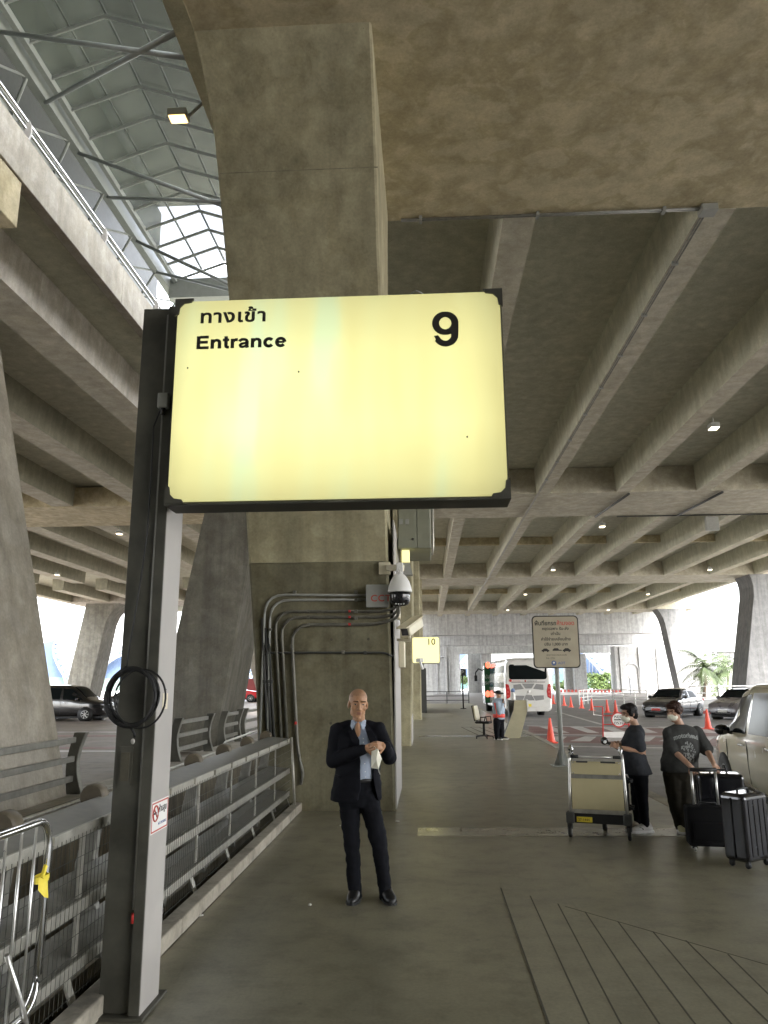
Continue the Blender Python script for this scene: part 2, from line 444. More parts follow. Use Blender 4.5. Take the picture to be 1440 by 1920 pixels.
# ------------------------------------------------------------ viaduct over the walkway
SOF = 10.98
def Yf(z): return 11.47 if z < 6 else 11.47-2.3*((min(z,SOF)-6)/4.98)**1.8
def pier_column(t, xl, xr, yf, yb, flare=True, z1=SOF, mat=CON):
    rings = []; zs = [-4.2, 0, 2, 4, 6]+[6+.5*i for i in range(1,10)]+[z1]
    for z in zs:
        k = z/SOF
        f = yf-((11.47-Yf(z)) if flare else 0)
        l, r = xl(z), xr(z); c = .035
        rings.append([V((l+c,f,z)),V((r-c,f,z)),V((r,f+c,z)),V((r,yb-c,z)),V((r-c,yb,z)),V((l+c,yb,z)),V((l,yb-c,z)),V((l,f+c,z))])
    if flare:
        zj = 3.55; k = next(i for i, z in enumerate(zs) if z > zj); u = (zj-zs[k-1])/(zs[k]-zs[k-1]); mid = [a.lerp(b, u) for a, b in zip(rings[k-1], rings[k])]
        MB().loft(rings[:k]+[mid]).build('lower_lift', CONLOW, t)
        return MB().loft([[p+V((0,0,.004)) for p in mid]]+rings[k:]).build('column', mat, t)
    return MB().loft(rings).build('column', mat, t)
def lerp_tab(tab):
    def f(z):
        if z <= tab[0][0]: return tab[0][1]
        for (a,b),(c,d) in zip(tab, tab[1:]):
            if z <= c: return b+(d-b)*(z-a)/(c-a)
        return tab[-1][1]
    return f
t = thing('concrete_pier', 'tall grey concrete pier right behind the man in the suit, with pipes on its face', 'pier', (-1.4,12.6,0))
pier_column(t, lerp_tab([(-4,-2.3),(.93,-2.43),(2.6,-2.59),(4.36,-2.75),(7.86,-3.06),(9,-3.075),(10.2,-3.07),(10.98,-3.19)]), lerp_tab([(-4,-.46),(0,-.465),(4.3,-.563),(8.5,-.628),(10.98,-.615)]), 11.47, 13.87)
MB().box(-3.19, 33, 8.45, 14.05, SOF, 12.28).build('crossbeam', CONS, t, bevel=.02)
MB().hexa([(26,9,0),(30,9,0),(30,12,0),(26,12,0),(29,9,SOF),(33,9,SOF),(33,12,SOF),(29,12,SOF)]).build('leg', CON, t)
MB().box(-.475, -.455, 11.5, 13.8, .02, 4.2).build('pale_edge_strip', M['post_pale'], t)
m = MB()
for zz_ in (3.56, 9.45):
    f_ = Yf(zz_); m.box(-2.66 if zz_ < 5 else -3.04, -.60, f_-.004, f_+.01, zz_-.006, zz_+.002)
m.build('pour_joint', M['joint'], t)
m = MB()
for zz_ in (1.2,2.4,4.8,6.0,7.2):
    for xx in (-2.2,-1.4,-.85): f_ = Yf(zz_); m.lathe([(.02,f_-.002),(.02,f_+.01)], (xx,0,zz_), 10, 'y')
m.build('tie_hole', M['grime'], t)

t = thing('concrete_pier', 'bare concrete pier behind the lit entrance 10 sign', 'pier', (-1.4,24,0))
pier_column(t, lerp_tab([(0,-2.0),(11,-2.4)]), lerp_tab([(0,-.47),(4.9,-.36),(11,-.4)]), 22.6, 25.4, False, 10.97)
MB().box(-.475, -.452, 22.64, 25.3, .02, 4.5).build('pale_edge_strip', M['post_pale'], t)
for (y0, y1, xl, lab) in ((37.9,43.6,-.28,'dark concrete pier and crossbeam second along the viaduct, past the entrance 10 sign'), (70,75.8,-.30,'pier with the third crossbeam, its right leg leaning outward beside the palms'), (104,108.6,-.4,'farthest viaduct pier whose wide pale leg is stained black along its edge')):
    t = thing('concrete_pier', lab, 'pier', (14,(y0+y1)/2,0))
    MB().box(-3.19, 36 if y0 > 90 else 33, y0, y1, SOF, 12.28).build('crossbeam', CONS2, t, bevel=.02)
    pier_column(t, lerp_tab([(0,-2.2),(11,-3.0)]), lerp_tab([(0,xl),(11,xl)]), y0+.4, y0+3, False, 10.97)
    if y0 < 60: q = [(28,31.5),(29.6,33.3)]; d = 3.0; yy = y0+.3
    elif y0 < 90: q = [(27.45,31.8),(29.6,34.3)]; d = 3.3; yy = 70.02
    else: q = [(32.85,35.95),(31.3,34.4)]; d = 2.5; yy = 104.02
    (a,b),(c,e) = q; r = .9
    rings = []
    for z, k in ((RZ,0),(3,3/SOF),(6,6/SOF),(9,9/SOF),(9.9,9.9/SOF),(10.5,10.5/SOF),(SOF-.005,1)):
        x0 = a+(c-a)*k; x1 = b+(e-b)*k
        fl = max(0,(z-9)/2)**2*.6
        rings.append([V((x0-fl,yy,z)),V((x1,yy,z)),V((x1,yy+d,z)),V((x0-fl,yy+d,z))])
    MB().loft(rings).build('leg', CONF if y0 > 60 else CON, t)
t = thing('elevated_roadway', 'concrete viaduct overhead with long parallel girders above the walkway and road', 'viaduct', (14,40,SOF))
MB().box(-3.97, 34, -45, 142, 12.3, 12.75).build('deck_slab', CONG, t)  # slab and parapet run on past the girders, added to shade the overpass
MB().box(-3.97, -3.72, -45, 142, 12.752, 13.5).build('parapet', CONL, t)
gx = [-1.9+3.96*i for i in range(9)]
spans = [(-45,8.45),(14.05,37.9),(43.6,70),(75.8,104),(108.6,112)]
for i, x in enumerate(gx):
    for (a, b) in spans:
        if b < 5 and i > 4: pass
        rings = []
        for yy in (a+.002, b-.002):
            rings.append([V((x-.33,yy,SOF)),V((x+.33,yy,SOF)),V((x+.40,yy,12.297)),V((x-.40,yy,12.297))])
        MB().loft(rings).build('girder', CONG, t)
        MB().box(x-.332, x+.332, a+.004, b-.004, SOF-.004, SOF-.0005).build('girder_soffit', CONS2, t)
for yy in (57, 90):
    for a, b in zip(gx, gx[1:]):
        MB().box(a+.42, b-.42, yy, yy+.4, 11.75, 12.296).build('diaphragm', CONS, t)

# ------------------------------------------------------------ second viaduct on the left
t = thing('elevated_roadway', 'second concrete viaduct on the left with a pale parapet and steel handrail', 'viaduct', (-25,40,SOF))
MB().box(-41.5, -8.46, -45, 100, 12.1, 12.5).build('deck_slab', CONG, t)
m = MB(); y = -45
while y < 100:
    m.prism([(-8.47,12.0),(-8.2,12.0),(-8.2,13.06),(-8.47,13.02)], 'xz', y, y+7.985); y += 8
m.build('parapet', CONL, t, bevel=.015)
MB().box(-41.7, -41.45, -45, 100, 12.0, 13.0).build('parapet', CONL, t)
for i in range(8):
    x = -10.25-4.42*i
    for (a, b) in ((-45,9),(13.75,38.7),(43.8,70),(75,100)):
        rings = [[V((x-.55,yy,SOF)),V((x+.55,yy,SOF)),V((x+.62,yy,12.097)),V((x-.62,yy,12.097))] for yy in (a+.002,b-.002)]
        MB().loft(rings).build('girder', CONG2 if i else CONL, t)  # edge girder made paler for light from the gap, inner ones dimmer
        MB().box(x-.552, x+.552, a+.004, b-.004, SOF-.004, SOF-.0005).build('girder_soffit', CONS2, t)
# handrail on the parapet
pts = [V((-8.3, -20, 13.5)), V((-8.3, 100, 13.5))]
m = MB(); m.tube(pts, .055, 8); m.tube([p-V((.0,0,.17)) for p in pts], .03, 6); m.build('handrail', M['chrome'], t)
for y in [1.9+3.96*i for i in range(12)]:
    prof = [(-8.42,13.03),(-8.22,13.03),(-8.17,13.2),(-8.18,13.38),(-8.24,13.53),(-8.36,13.53),(-8.33,13.3)]
    MB().prism(prof, 'xz', y-.03, y+.03).build('rail_bracket', M['post_pale'], t)
def left_pier(lab, y0, y1, legs, ends=(-8.25,-41.5)):
    t = thing('concrete_pier', lab, 'pier', ((legs[0][0]+legs[0][1])/2, (y0+y1)/2, 0))
    MB().box(ends[1], ends[0], y0, y1, SOF-.03, 12.0).build('crossbeam', CONS, t, bevel=.02)
    for (bx0, bx1, tx0, tx1, ly0, ly1) in legs:
        rings = []
        for z in (-4.2 if bx1 > -5.5 else RZ, 0, SOF-.03):
            k = max(z,-1)/SOF; a = bx0+(tx0-bx0)*k; b = bx1+(tx1-bx1)*k; c = .05
            rings.append([V((a,ly0,z)),V((b-c,ly0,z)),V((b,ly0+c,z)),V((b,ly1-c,z)),V((b-c,ly1,z)),V((a,ly1,z))])
        MB().loft(rings).build('leg', CONL, t)
    return t
left_pier('pale leaning concrete pier cut off by the left edge of the photo', 9.0, 13.75, [(-7.0,-4.98,-10.4,-7.66,8.8,11.1)])
left_pier('hidden pier under the second crossbeam of the left viaduct', 38.7, 43.8, [(-8.2,-5.6,-11.5,-8.8,39.5,42)])
t = thing('concrete_pier', 'dark slanting concrete strut rising to the right between the sign post and the big pier', 'pier', (-6.8,24,0))
rings = []
for z in (-.13, SOF):
    k = z/7.0
    a = -7.95+(1.29)*k; b = -6.05+(1.06)*k
    rings.append([V((a,22.6,z)),V((b-.05,22.6,z)),V((b,22.65,z)),V((b,25.2,z)),V((a,25.2,z))])
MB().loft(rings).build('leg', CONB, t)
t = thing('concrete_pier', 'slanting concrete leg far left behind the black van', 'pier', (-40,89,0))
rings = []
for z in (RZ, 4, 8.6, 9.6, SOF-.01):
    k = z/10.57; fl = max(0,(z-8.5)/2.5)**2*1.2
    a = -41.4+1.75*k; b = -38.6+1.75*k
    rings.append([V((a,88,z)),V((b+fl,88,z)),V((b+fl,91.5,z)),V((a,91.5,z))])
MB().loft(rings).build('leg', CONB, t)
MB().box(-41.5, -8.25, 86.5, 92, SOF-.03, 12.0).build('crossbeam', CONL, t)

# ------------------------------------------------------------ glass canopy over the gap
GL, gnt, gb_ = newmat('canopy_glass')
gb_.inputs['Base Color'].default_value = (.30,.36,.34,1); gb_.inputs['Roughness'].default_value = .12
gb_.inputs['Alpha'].default_value = .52; gb_.inputs['Specular IOR Level'].default_value = .8
nn = noise(gnt, pos_scaled(gnt,(1,.5,1)), 1.3, 4, .6)
gnt.links.new(ramp(gnt, nn, [(.35,(.10,.125,.115)),(.7,(.22,.25,.235))]), gb_.inputs['Base Color'])
t = thing('glass_canopy', 'gabled glass canopy with grey steel ribs over the gap between the viaducts', 'canopy', (-8,18,18))
CS = M['canopy_steel']
X0, XM, XR, XN, X1 = -9.98, -8.92, -7.98, -7.02, -5.95
Z0, ZM, ZR = 18.0, 18.36, 18.7
YA, YB = 8.0, 28.2
prof = [(X0,Z0),(XM,ZM),(XR,ZR),(XN,ZM),(X1,Z0)]
ribs = [YB-1.2*i for i in range(17)]
for i, y in enumerate(ribs):
    m = MB()
    for (a,b) in ((0,2),(2,4)):
        m.bar(V((prof[a][0],y,prof[a][1]-.09)), V((prof[b][0],y,prof[b][1]-.09)), .045, .10)
    m.build('rib', CS, t)
    if i:
        for (a,b) in zip(prof, prof[1:]):
            m = MB(); m.hexa([(a[0],y+.01,a[1]),(b[0],y+.01,b[1]),(b[0],y+1.19,b[1]),(a[0],y+1.19,a[1]),(a[0],y+.01,a[1]+.015),(b[0],y+.01,b[1]+.015),(b[0],y+1.19,b[1]+.015),(a[0],y+1.19,a[1]+.015)])
            m.build('pane', GL, t)
for (x,z) in prof[1:4]:
    MB().bar((x,YA-.4,z+.03), (x,YB,z+.03), .06, .05).build('mullion', CS, t)
for x in (X0,X1):
    MB().bar((x,YA-.4,Z0-.10), (x,YB,Z0-.10), .14, .2).build('eave_beam', CS, t)
MB().bar((-10.37,0,17.85), (-10.37,31,17.85), .26, .5).build('chord', CS, t)
c2 = at(290,560,29.0); c1 = at(0,110,16.3)
lx = -11.3; lz = 17.1
MB().bar((lx,0,lz), (lx,31,lz), .22, .34).build('chord', CS, t)
for k in range(8):
    y = 12+2.5*k
    MB().tube([(-10.37,y,17.65),(lx,y+.9,lz)], .05, 6).build('truss_web', CS, t)
    MB().tube([(-10.37,y+2.5,17.65),(lx,y+.9,lz)], .035, 6).build('truss_web', CS, t)
m = MB(); m.box(X0-.3, -3, 28.3, 28.7, 17.2, 18.05); m.build('end_beam', CS, t)
MB().bar((-13,28.9,16.6),(-2,28.9,16.6),.15,.15).build('end_beam', CS, t)
for k, (ya, yb) in enumerate(((11.0,17.9),(11.7,15.5),(16.0,22.2),(16.6,20.0),(21.0,27.0),(21.6,24.8))):
    MB().tube([(-3.98,ya,12.9),(-10.3,yb,17.6)], .058, 8).build('brace_tube', CS, t)
# louvred roof edge beyond the truss, and a guessed roof slab added above to shade the near canopy
t = thing('shade_roof', 'guessed dark roof slab added high up to shade the near glass canopy', 'roof', (-14,5,24))
MB().box(-34, 7, -40, 30.6, 23, 23.6).build('roof_slab', M['canopy_steel'], t)
MB().box(-12.6, -11.8, -20, 31, 13.2, 22.9).build('wall', M['darkgrey'], t)

t = thing('unseen_shade_wall', 'added dark wall behind the viewpoint, unseen, blocking light on the pier', 'building', (0,-26,0))
MB().box(-45, 26, -27, -26, RZ, 22.9).build('wall', M['darkgrey'], t)  # unseen wall added to keep light off the pier fronts
# ------------------------------------------------------------ ceiling lamps
LAMP = plain('lamp_glow', (.9,.85,.7), .4, 0, 0, emit=(1.0,.83,.55), estr=.9)
def ceiling_lamp(loc, lab, sz=1.0):
    t = thing('ceiling_lamp', lab, 'lamp', loc, 0, 'floodlights under the viaducts', local=True)
    MB().box(-.16*sz, .16*sz, -.2*sz, .2*sz, .02, .2).build('housing', M['grey'], t, bevel=.02)
    MB().box(-.13*sz, .13*sz, -.17*sz, .17*sz, -.004, .018).build('lens', LAMP, t)
    MB().tube([(0,0,.2),(0,0,.42)], .025, 6).build('bracket', M['grey'], t)
ORD = ['nearest','second','third','fourth','farthest']
for i in range(5):
    ceiling_lamp((10.45, 26.85+17.95*i, SOF-.42), ORD[i]+' lit floodlight along the girder over the near lane')
for i, w in enumerate(('nearest','middle','farthest')):
    ceiling_lamp((23.4, 64+18.1*i, SOF-.42), w+' lit floodlight in the right-hand row under the viaduct')
ceiling_lamp((-18.25, 44.35, SOF-.44), 'lit floodlight under the left viaduct, beside the sign post')
ceiling_lamp((-30.2, 61.3, SOF-.44), 'small lit floodlight under the left viaduct, near the leaning pier')
t = thing('wall_lamp', 'glowing orange floodlight on an arm below the glass canopy', 'lamp', (-3.99,11.4,11.6))
L2 = plain('orange_lamp_glow', (.9,.7,.4), .4, 0, 0, emit=(1.0,.62,.22), estr=.35)
p = V((-4.42, 12.14, 12.0))
MB().tube([(-3.97,12.14,12.35),(-4.2,12.14,12.1),p+V((0,0,.1))], .03, 6).build('arm', CS, t)
MB().obox(p+V((0,0,.1)), (.36,.26,.14)).build('housing', M['grey'], t, bevel=.02)
MB().obox(p+V((0,0,.02)), (.30,.2,.02)).build('lens', L2, t)

# conduit along the crossbeam edge and down the girder
t = thing('ceiling_conduit', 'thin steel conduit pair running along the crossbeam edge and a girder', 'conduit', (2.5,14,SOF))
m = MB()
for d in (0,.055):
    m.tube([(-.35,13.98-d,SOF-.05),(5.72,13.98-d,SOF-.05)], .02, 6)
    m.tube([(5.72+d,14.0,SOF-.05),(5.72+d,37.9,SOF-.05),(5.72+d,112,SOF-.05)], .02, 6)
m.build('pipe', M['galv_dull'], t)
MB().box(5.60, 5.92, 13.82, 14.1, SOF-.15, SOF-.006).build('junction_box', M['grey'], t, bevel=.01)
for x in (.05, 2.4, 4.9): MB().box(x-.03, x+.03, 13.88, 14.05, SOF-.09, SOF-.001).build('clip', M['grey'], t)
for y in (16,18.5,21,23.5,26,29,32,35): MB().box(5.68, 5.82, y-.03, y+.03, SOF-.09, SOF-.006).build('clip', M['grey'], t)
t = thing('ceiling_conduit', 'dark conduits crossing beneath the second crossbeam with a hanging box', 'conduit', (14,43.5,SOF))
m = MB(); m.tube([(11,43.5,SOF-.08),(32,43.5,SOF-.08)], .04, 6)
for x in (10.0, 14.6): m.tube([(x+.3,38,SOF-.08),(x-.2,43.5,SOF-.08)], .06, 6)
m.build('pipe', M['darkgrey'], t)
MB().box(15.9,16.6,43.3,43.6,SOF-1.0,SOF-.2).build('box', M['grey'], t, bevel=.02)
# ------------------------------------------------------------ entrance sign and its post
PX0, PX1, PY = -1.83, -1.588, 4.57
t = thing('sign_post', 'tall dark steel post with one side paled as lit carrying the entrance 9 sign', 'post', (-1.7,4.72,0))
MB().box(PX0, -1.652, PY+.03, PY+.30, .02, 4.21).build('web', M['steel'], t, bevel=.004)
MB().box(-1.652, PX1-.004, PY, PY+.31, .02, 4.21).build('flange', M['steel'], t, bevel=.004)
MB().box(PX1-.003, PX1, PY+.004, PY+.308, .02, 2.9).build('pale_lit_face', M['post_pale'], t)  # outside light on this side is put into its paler colour
MB().box(-1.92, -1.56, PY-.03, PY+.38, .001, .02).build('base_plate', M['steel'], t, bevel=.004)
MB().tube([(-1.655,PY+.012,4.15),(-1.655,PY+.012,.55)], .010, 8).build('riser_pipe', M['galv_dull'], t)
MB().tube([(-1.655,PY+.012,.53),(-1.655,PY+.012,.48)], .014, 8).build('pipe_band', M['red'], t)
MB().box(-1.80,-1.72,PY+.02,PY+.029,1.20,1.42).build('cover_plate', M['steel'], t)
MB().box(-1.785,-1.735,PY+.012,PY+.0195,1.23,1.39).build('cover_plate', M['grime'], t)
SY = 4.42
c1 = at(322,750,SY); c2 = at(951,740,SY); zt = at(640,553,SY).z; zb = at(640,938,SY).z
sx0, sx1 = at(310,940,SY).x, at(957,938,SY).x
SGN, snt, sb = newmat('lit_sign_panel')
tc = N(snt,'ShaderNodeTexCoord'); sep = N(snt,'ShaderNodeSeparateXYZ'); snt.links.new(tc.outputs['Generated'], sep.inputs[0])
tube_n = N(snt,'ShaderNodeMapping'); tube_n.inputs['Scale'].default_value = (7.0,1,.7); snt.links.new(tc.outputs['Generated'], tube_n.inputs['Vector'])
nz = noise(snt, tube_n.outputs[0], 1.0, 2, .5)
colr = ramp(snt, nz, [(.34,(.95,.89,.38)),(.46,(.98,.94,.42)),(.56,(.96,.97,.46)),(.68,(.84,1.0,.58))])
gx_ = ramp(snt, sep.outputs[0], [(0,.72),(.05,.93),(.25,1.0),(.9,.92),(1,.62)])
gz_ = ramp(snt, sep.outputs[2], [(0,.60),(.10,.80),(.35,1.05),(.72,.95),(.93,.72),(1,.62)])
em = mixc(snt, mixc(snt, colr, gx_, 1.0), gz_, 1.0)
snt.links.new(em, sb.inputs['Emission Color']); sb.inputs['Emission Strength'].default_value = SIGN_E = .070
sb.inputs['Base Color'].default_value = (.25,.22,.1,1); sb.inputs['Roughness'].default_value = .35
t = thing('entrance_sign', 'large glowing yellow light box sign reading Entrance 9 in Thai and English', 'sign', ((sx0+sx1)/2,SY+.17,zb))
fm = M['steel']
MB().box(sx0, sx1, SY+.02, SY+.22, zb, zb+.03).build('frame', fm, t, bevel=.004)
MB().box(sx0, sx1, SY+.02, SY+.22, zt-.02, zt).build('frame', fm, t, bevel=.004)
MB().box(sx0, sx0+.02, SY+.021, SY+.218, zb+.03, zt-.02).build('frame', fm, t)
MB().box(sx1-.02, sx1, SY+.021, SY+.218, zb+.03, zt-.02).build('frame', fm, t)
MB().box(sx0+.02, sx1-.02, SY+.17, SY+.21, zb+.03, zt-.02).build('back_panel', fm, t)
MB().box(sx0-.006, sx1+.006, SY-.008, SY+.22, zb-.014, zb-.001).build('bottom_channel', fm, t, bevel=.004)
MB().prism(rrect(sx0+.012, sx1-.012, zb+.012, zt-.012, .05, 5), 'xz', SY, SY+.04).build('panel', SGN, t)
for (x, z, a, b) in ((sx0,zb,1,1),(sx1,zb,-1,1),(sx0,zt,1,-1),(sx1,zt,-1,-1)):
    q = [(x-.004*a,z-.004*b),(x+.115*a,z-.004*b),(x+.10*a,z+.022*b),(x+.055*a,z+.028*b),(x+.028*a,z+.055*b),(x+.022*a,z+.10*b),(x-.004*a,z+.115*b)]
    MB().prism(q, 'xz', SY-.012, SY+.005).build('corner_clip', M['steel'], t)
def on_sign(px, py): p = at(px,py,SY); return p
p = on_sign(374,606); text('ทางเข้า', .118, (p.x,SY-.004,p.z), M['ink'], t, bold=.0030, sx=1.2, sp=1.08)
def stroke(m, pts, ws, y):
    n = len(pts); ws = ws if isinstance(ws, list) else [ws]*n; L = []; R_ = []
    for i, p in enumerate(pts):
        q = pts[min(i+1,n-1)]; o = pts[max(i-1,0)]; dx, dz = q[0]-o[0], q[1]-o[1]; l = sqrt(dx*dx+dz*dz) or 1
        L.append(V((p[0]-dz/l*ws[i]/2, y, p[1]+dx/l*ws[i]/2))); R_.append(V((p[0]+dz/l*ws[i]/2, y, p[1]-dx/l*ws[i]/2)))
    m.add(L+R_+[p+V((0,.002,0)) for p in L+R_], [(i,i+1,n+i+1,n+i) for i in range(n-1)]+[(2*n+i,3*n+i,3*n+i+1,2*n+i+1) for i in range(n-1)]+[(i,2*n+i,2*n+i+1,i+1) for i in range(n-1)]+[(n+i,n+i+1,3*n+i+1,3*n+i) for i in range(n-1)])
def arcp(cx, cz, rx, rz, a0, a1, n=20): return [(cx+rx*cos(radians(a0+(a1-a0)*i/n)), cz+rz*sin(radians(a0+(a1-a0)*i/n))) for i in range(n+1)]
w_ = .142
GLY = {'E':(.667,[([(.145,0),(.145,.716)],.15),([(.22,.656),(.62,.656)],.12),([(.22,.37),(.585,.37)],.12),([(.22,.06),(.635,.06)],.12)]),
 'n':(.611,[([(.135,0),(.135,.52)],w_),([(.475,0),(.475,.31),(.46,.39),(.41,.445),(.33,.465),(.25,.44),(.19,.37),(.17,.30)],[w_,w_,w_,.125,.115,.11,.10,.08])]),
 't':(.333,[([(.165,.67),(.165,.17),(.18,.09),(.23,.058),(.315,.066)],[w_,w_,w_,.12,.11]),([(.015,.466),(.31,.466)],.108)]),
 'r':(.389,[([(.135,0),(.135,.52)],w_),([(.18,.33),(.215,.42),(.28,.462),(.385,.455)],[.08,.11,.125,.13])]),
 'a':(.556,[([(.085,.355),(.115,.425),(.19,.467),(.31,.467),(.395,.43),(.43,.355),(.43,.10),(.452,.0)],[.13,.12,.115,.115,.125,w_,w_,w_]),([(.40,.285),(.30,.25),(.17,.22),(.11,.15),(.135,.08),(.21,.053),(.31,.07),(.39,.14)],[.07,.10,.11,.13,.12,.11,.10,.07])]),
 'c':(.556,[(arcp(.29,.26,.185,.205,38,322),[.13+.012*abs(cos(radians(38+284*i/20))) for i in range(21)])]),
 'e':(.556,[(arcp(.285,.26,.185,.205,0,322),[.125+.015*abs(cos(radians(322*i/20))) for i in range(21)]),([(.12,.262),(.465,.262)],.088)])}
p = on_sign(366,655); sc_ = (on_sign(370,631).z-on_sign(370,655).z)/.716; pen = p.x; sxx = (on_sign(537,655).x-p.x)/(4.279*sc_)
for k, ch in enumerate('Entrance'):
    m = MB()
    for j, (pts, ws) in enumerate(GLY[ch][1]): stroke(m, [(pen+u*sc_*sxx, p.z+v*sc_) for u, v in pts], [w*sc_*1.3 for w in ws] if isinstance(ws, list) else ws*sc_*1.28, SY-.003-.0004*j)
    pen += GLY[ch][0]*sc_*sxx; m.build('lettering', M['ink'], t, fix=False)
def nine(x0, z0, w, h, y):
    out = []; inn = []; r = w/2; hh = h*.335; cx = x0+r; cz = z0+h-hh
    def st(pts, ws):
        L = []; R_ = []
        for i, p in enumerate(pts):
            q = pts[min(i+1,len(pts)-1)]; o = pts[max(i-1,0)]; dx, dz = q[0]-o[0], q[1]-o[1]; l = sqrt(dx*dx+dz*dz)
            L.append((p[0]-dz/l*ws[i]/2, p[1]+dx/l*ws[i]/2)); R_.append((p[0]+dz/l*ws[i]/2, p[1]-dx/l*ws[i]/2))
        n = len(pts); vs = [V((u,yy,v)) for yy in (y-.003,y) for (u,v) in L+R_]
        m = MB(); m.add(vs, [(i,i+1,n+i+1,n+i) for i in range(n-1)]+[(2*n+i,2*n+n+i,2*n+n+i+1,2*n+i+1) for i in range(n-1)]); return m
    k = w*.27; N_ = 28
    ring = [(cx+(r-k/2)*cos(2*pi*i/N_), cz+(hh-k*.42)*sin(2*pi*i/N_)) for i in range(N_+1)]
    st(ring, [k*(.80+.20*abs(cos(2*pi*i/N_))) for i in range(N_+1)]).build('lettering', M['ink'], t, fix=False)
    tail = [(cx+r-k/2, cz+hh*.1), (cx+r-k/2-.001, cz-hh*.4)]+[(cx+(r-k/2)*cos(a), z0+h*.36+(h*.36-k*.42)*sin(a)*1.0) for a in [-pi*i/16 for i in range(2,15)]]+[(x0+k*.42,z0+h*.235)]
    y -= .0008
    st(tail, [k]*3+[k*.95]*3+[k*.86]*(len(tail)-6)).build('lettering', M['ink'], t, fix=False)
p = on_sign(811,651); q = on_sign(859,584); nine(p.x, p.z, q.x-p.x, q.z-p.z, SY-.003)
m = MB()
for (x,y) in ((560,697),(876,819),(352,690)): q = on_sign(x,y); m.ell((q.x,SY-.001,q.z),(.005,.002,.007),6,4)
m.build('insect_spot', M['ink'], t)
m = MB(); q = at(790,548,SY+.15)
m.tube([V((q.x-.17+.34*k/12, SY+.15+.05*sin(k), zt+.01+.06*sin(pi*k/12))) for k in range(13)], .004, 5)
m.tube([V((q.x-.08+.2*k/12, SY+.2, zt+.01+.04*sin(pi*k/12))) for k in range(13)], .004, 5)
tag(m.build('wire_loop', M['grey']), 'loose loop of thin wire lying on top of the entrance sign', 'wire')
t = thing('junction_box', 'small grey junction box where the cable leaves the entrance sign', 'junction box', (-1.64,PY-.03,3.42))
q = at(307,752,PY-.02)
MB().obox(q, (.07,.05,.10)).build('box', M['grey'], t, bevel=.008)
MB().tube([q-V((0,0,.04)), q-V((0,0,.09))], .016, 8).build('gland', M['black'], t)
# cable down the post and the black coil
t = thing('cable_coil', 'coil of thick black cable hanging on the sign post', 'cable', (-1.70,PY-.06,1.3))
q0 = at(300,768,PY-.015); pts = []
for (x,y) in ((300,770),(288,800),(283,900),(276,1000),(265,1080),(252,1160),(240,1230),(237,1258)): pts.append(at(x,y,PY-.012))
MB().tube(pts, .005, 6).build('feed_cable', M['black'], t)
ctr = at(250,1306,PY-.05)
for k in range(6):
    rx, rz_ = .148+random.uniform(-.01,.012), .165+random.uniform(-.012,.008); ox = random.uniform(-.012,.016)
    if k == 5: rx, ox = .150, .055
    MB().tube([ctr+V((ox+rx*cos(a), -.006*k+.01*sin(2*a+k), rz_*sin(a)-abs(ox)*.2)) for a in [2*pi*i/40 for i in range(40)]], .0085 if k < 5 else .006, 6, closed=True).build('loop', M['black'], t)
pts = [at(x,y,PY-.05) for (x,y) in ((240,1358),(246,1366),(252,1375),(252,1383))]
MB().tube(pts, .007, 6).build('tail', M['black'], t)
MB().ell(at(249,1390,PY-.05), (.013,.013,.016), 8, 6).build('plug', M['post_pale'], t)
MB().ell(at(236,1255,PY-.04), (.02,.02,.02), 8, 6).build('tie', M['black'], t)
# stickers on the pale face
def side_plate(name, lab, cat, y0, y1, z0, z1, mat):
    t = thing(name, lab, cat, (PX1, (y0+y1)/2, z0))
    MB().box(PX1+.0005, PX1+.004, y0, y1, z0, z1).build('plate', mat, t); return t
z0, z1 = at(298,1568,PY+.1).z, at(298,1508,PY+.1).z
t = side_plate('no_smoking_notice', 'small white no smoking notice with red border on the pale post face', 'notice', PY+.01, PY+.30, z0+.02, z1+.02, M['white'])
ya, yb, za, zb2 = PY+.016, PY+.294, z0+.026, z1+.014
for a in ((ya,yb,za,za+.008),(ya,yb,zb2-.008,zb2),(ya,ya+.008,za+.008,zb2-.008),(yb-.008,yb,za+.008,zb2-.008)):
    MB().box(PX1+.004, PX1+.0052, *a).build('border', M['inkred'], t)
cy, cz = PY+.075, (za+zb2)/2+.02
MB().tube([(PX1+.006,cy+.042*cos(a),cz+.042*sin(a)) for a in [2*pi*i/20 for i in range(20)]], .005, 5, closed=True).build('symbol', M['inkred'], t)
MB().bar((PX1+.006,cy-.03,cz+.03),(PX1+.006,cy+.03,cz-.03),.003,.008,(1,0,0)).build('symbol', M['inkred'], t)
MB().box(PX1+.004,PX1+.006,cy-.025,cy+.02,cz-.005,cz+.006).build('symbol', M['ink'], t)
text('ห้ามสูบ', .05, (PX1+.0045,PY+.13,cz), M['ink'], t, rot=(pi/2,0,pi/2), bold=.001, ext=.0006)
text('NO SMOKING', .022, (PX1+.0045,PY+.13,za+.03), M['inkblue'], t, rot=(pi/2,0,pi/2), ext=.0006)
z0, z1 = at(315,1330,PY+.1).z, at(315,1300,PY+.1).z
t = side_plate('asset_label', 'narrow cream label with small dark print on the pale post face', 'label', PY+.10, PY+.19, z0, z1, M['cream'])
text('AOT 02119', .022, (PX1+.0045,PY+.155,z0+.012), M['ink'], t, rot=(0,pi/2*-1,pi/2*0) if False else (pi/2,-pi/2,pi/2), ext=.0006)

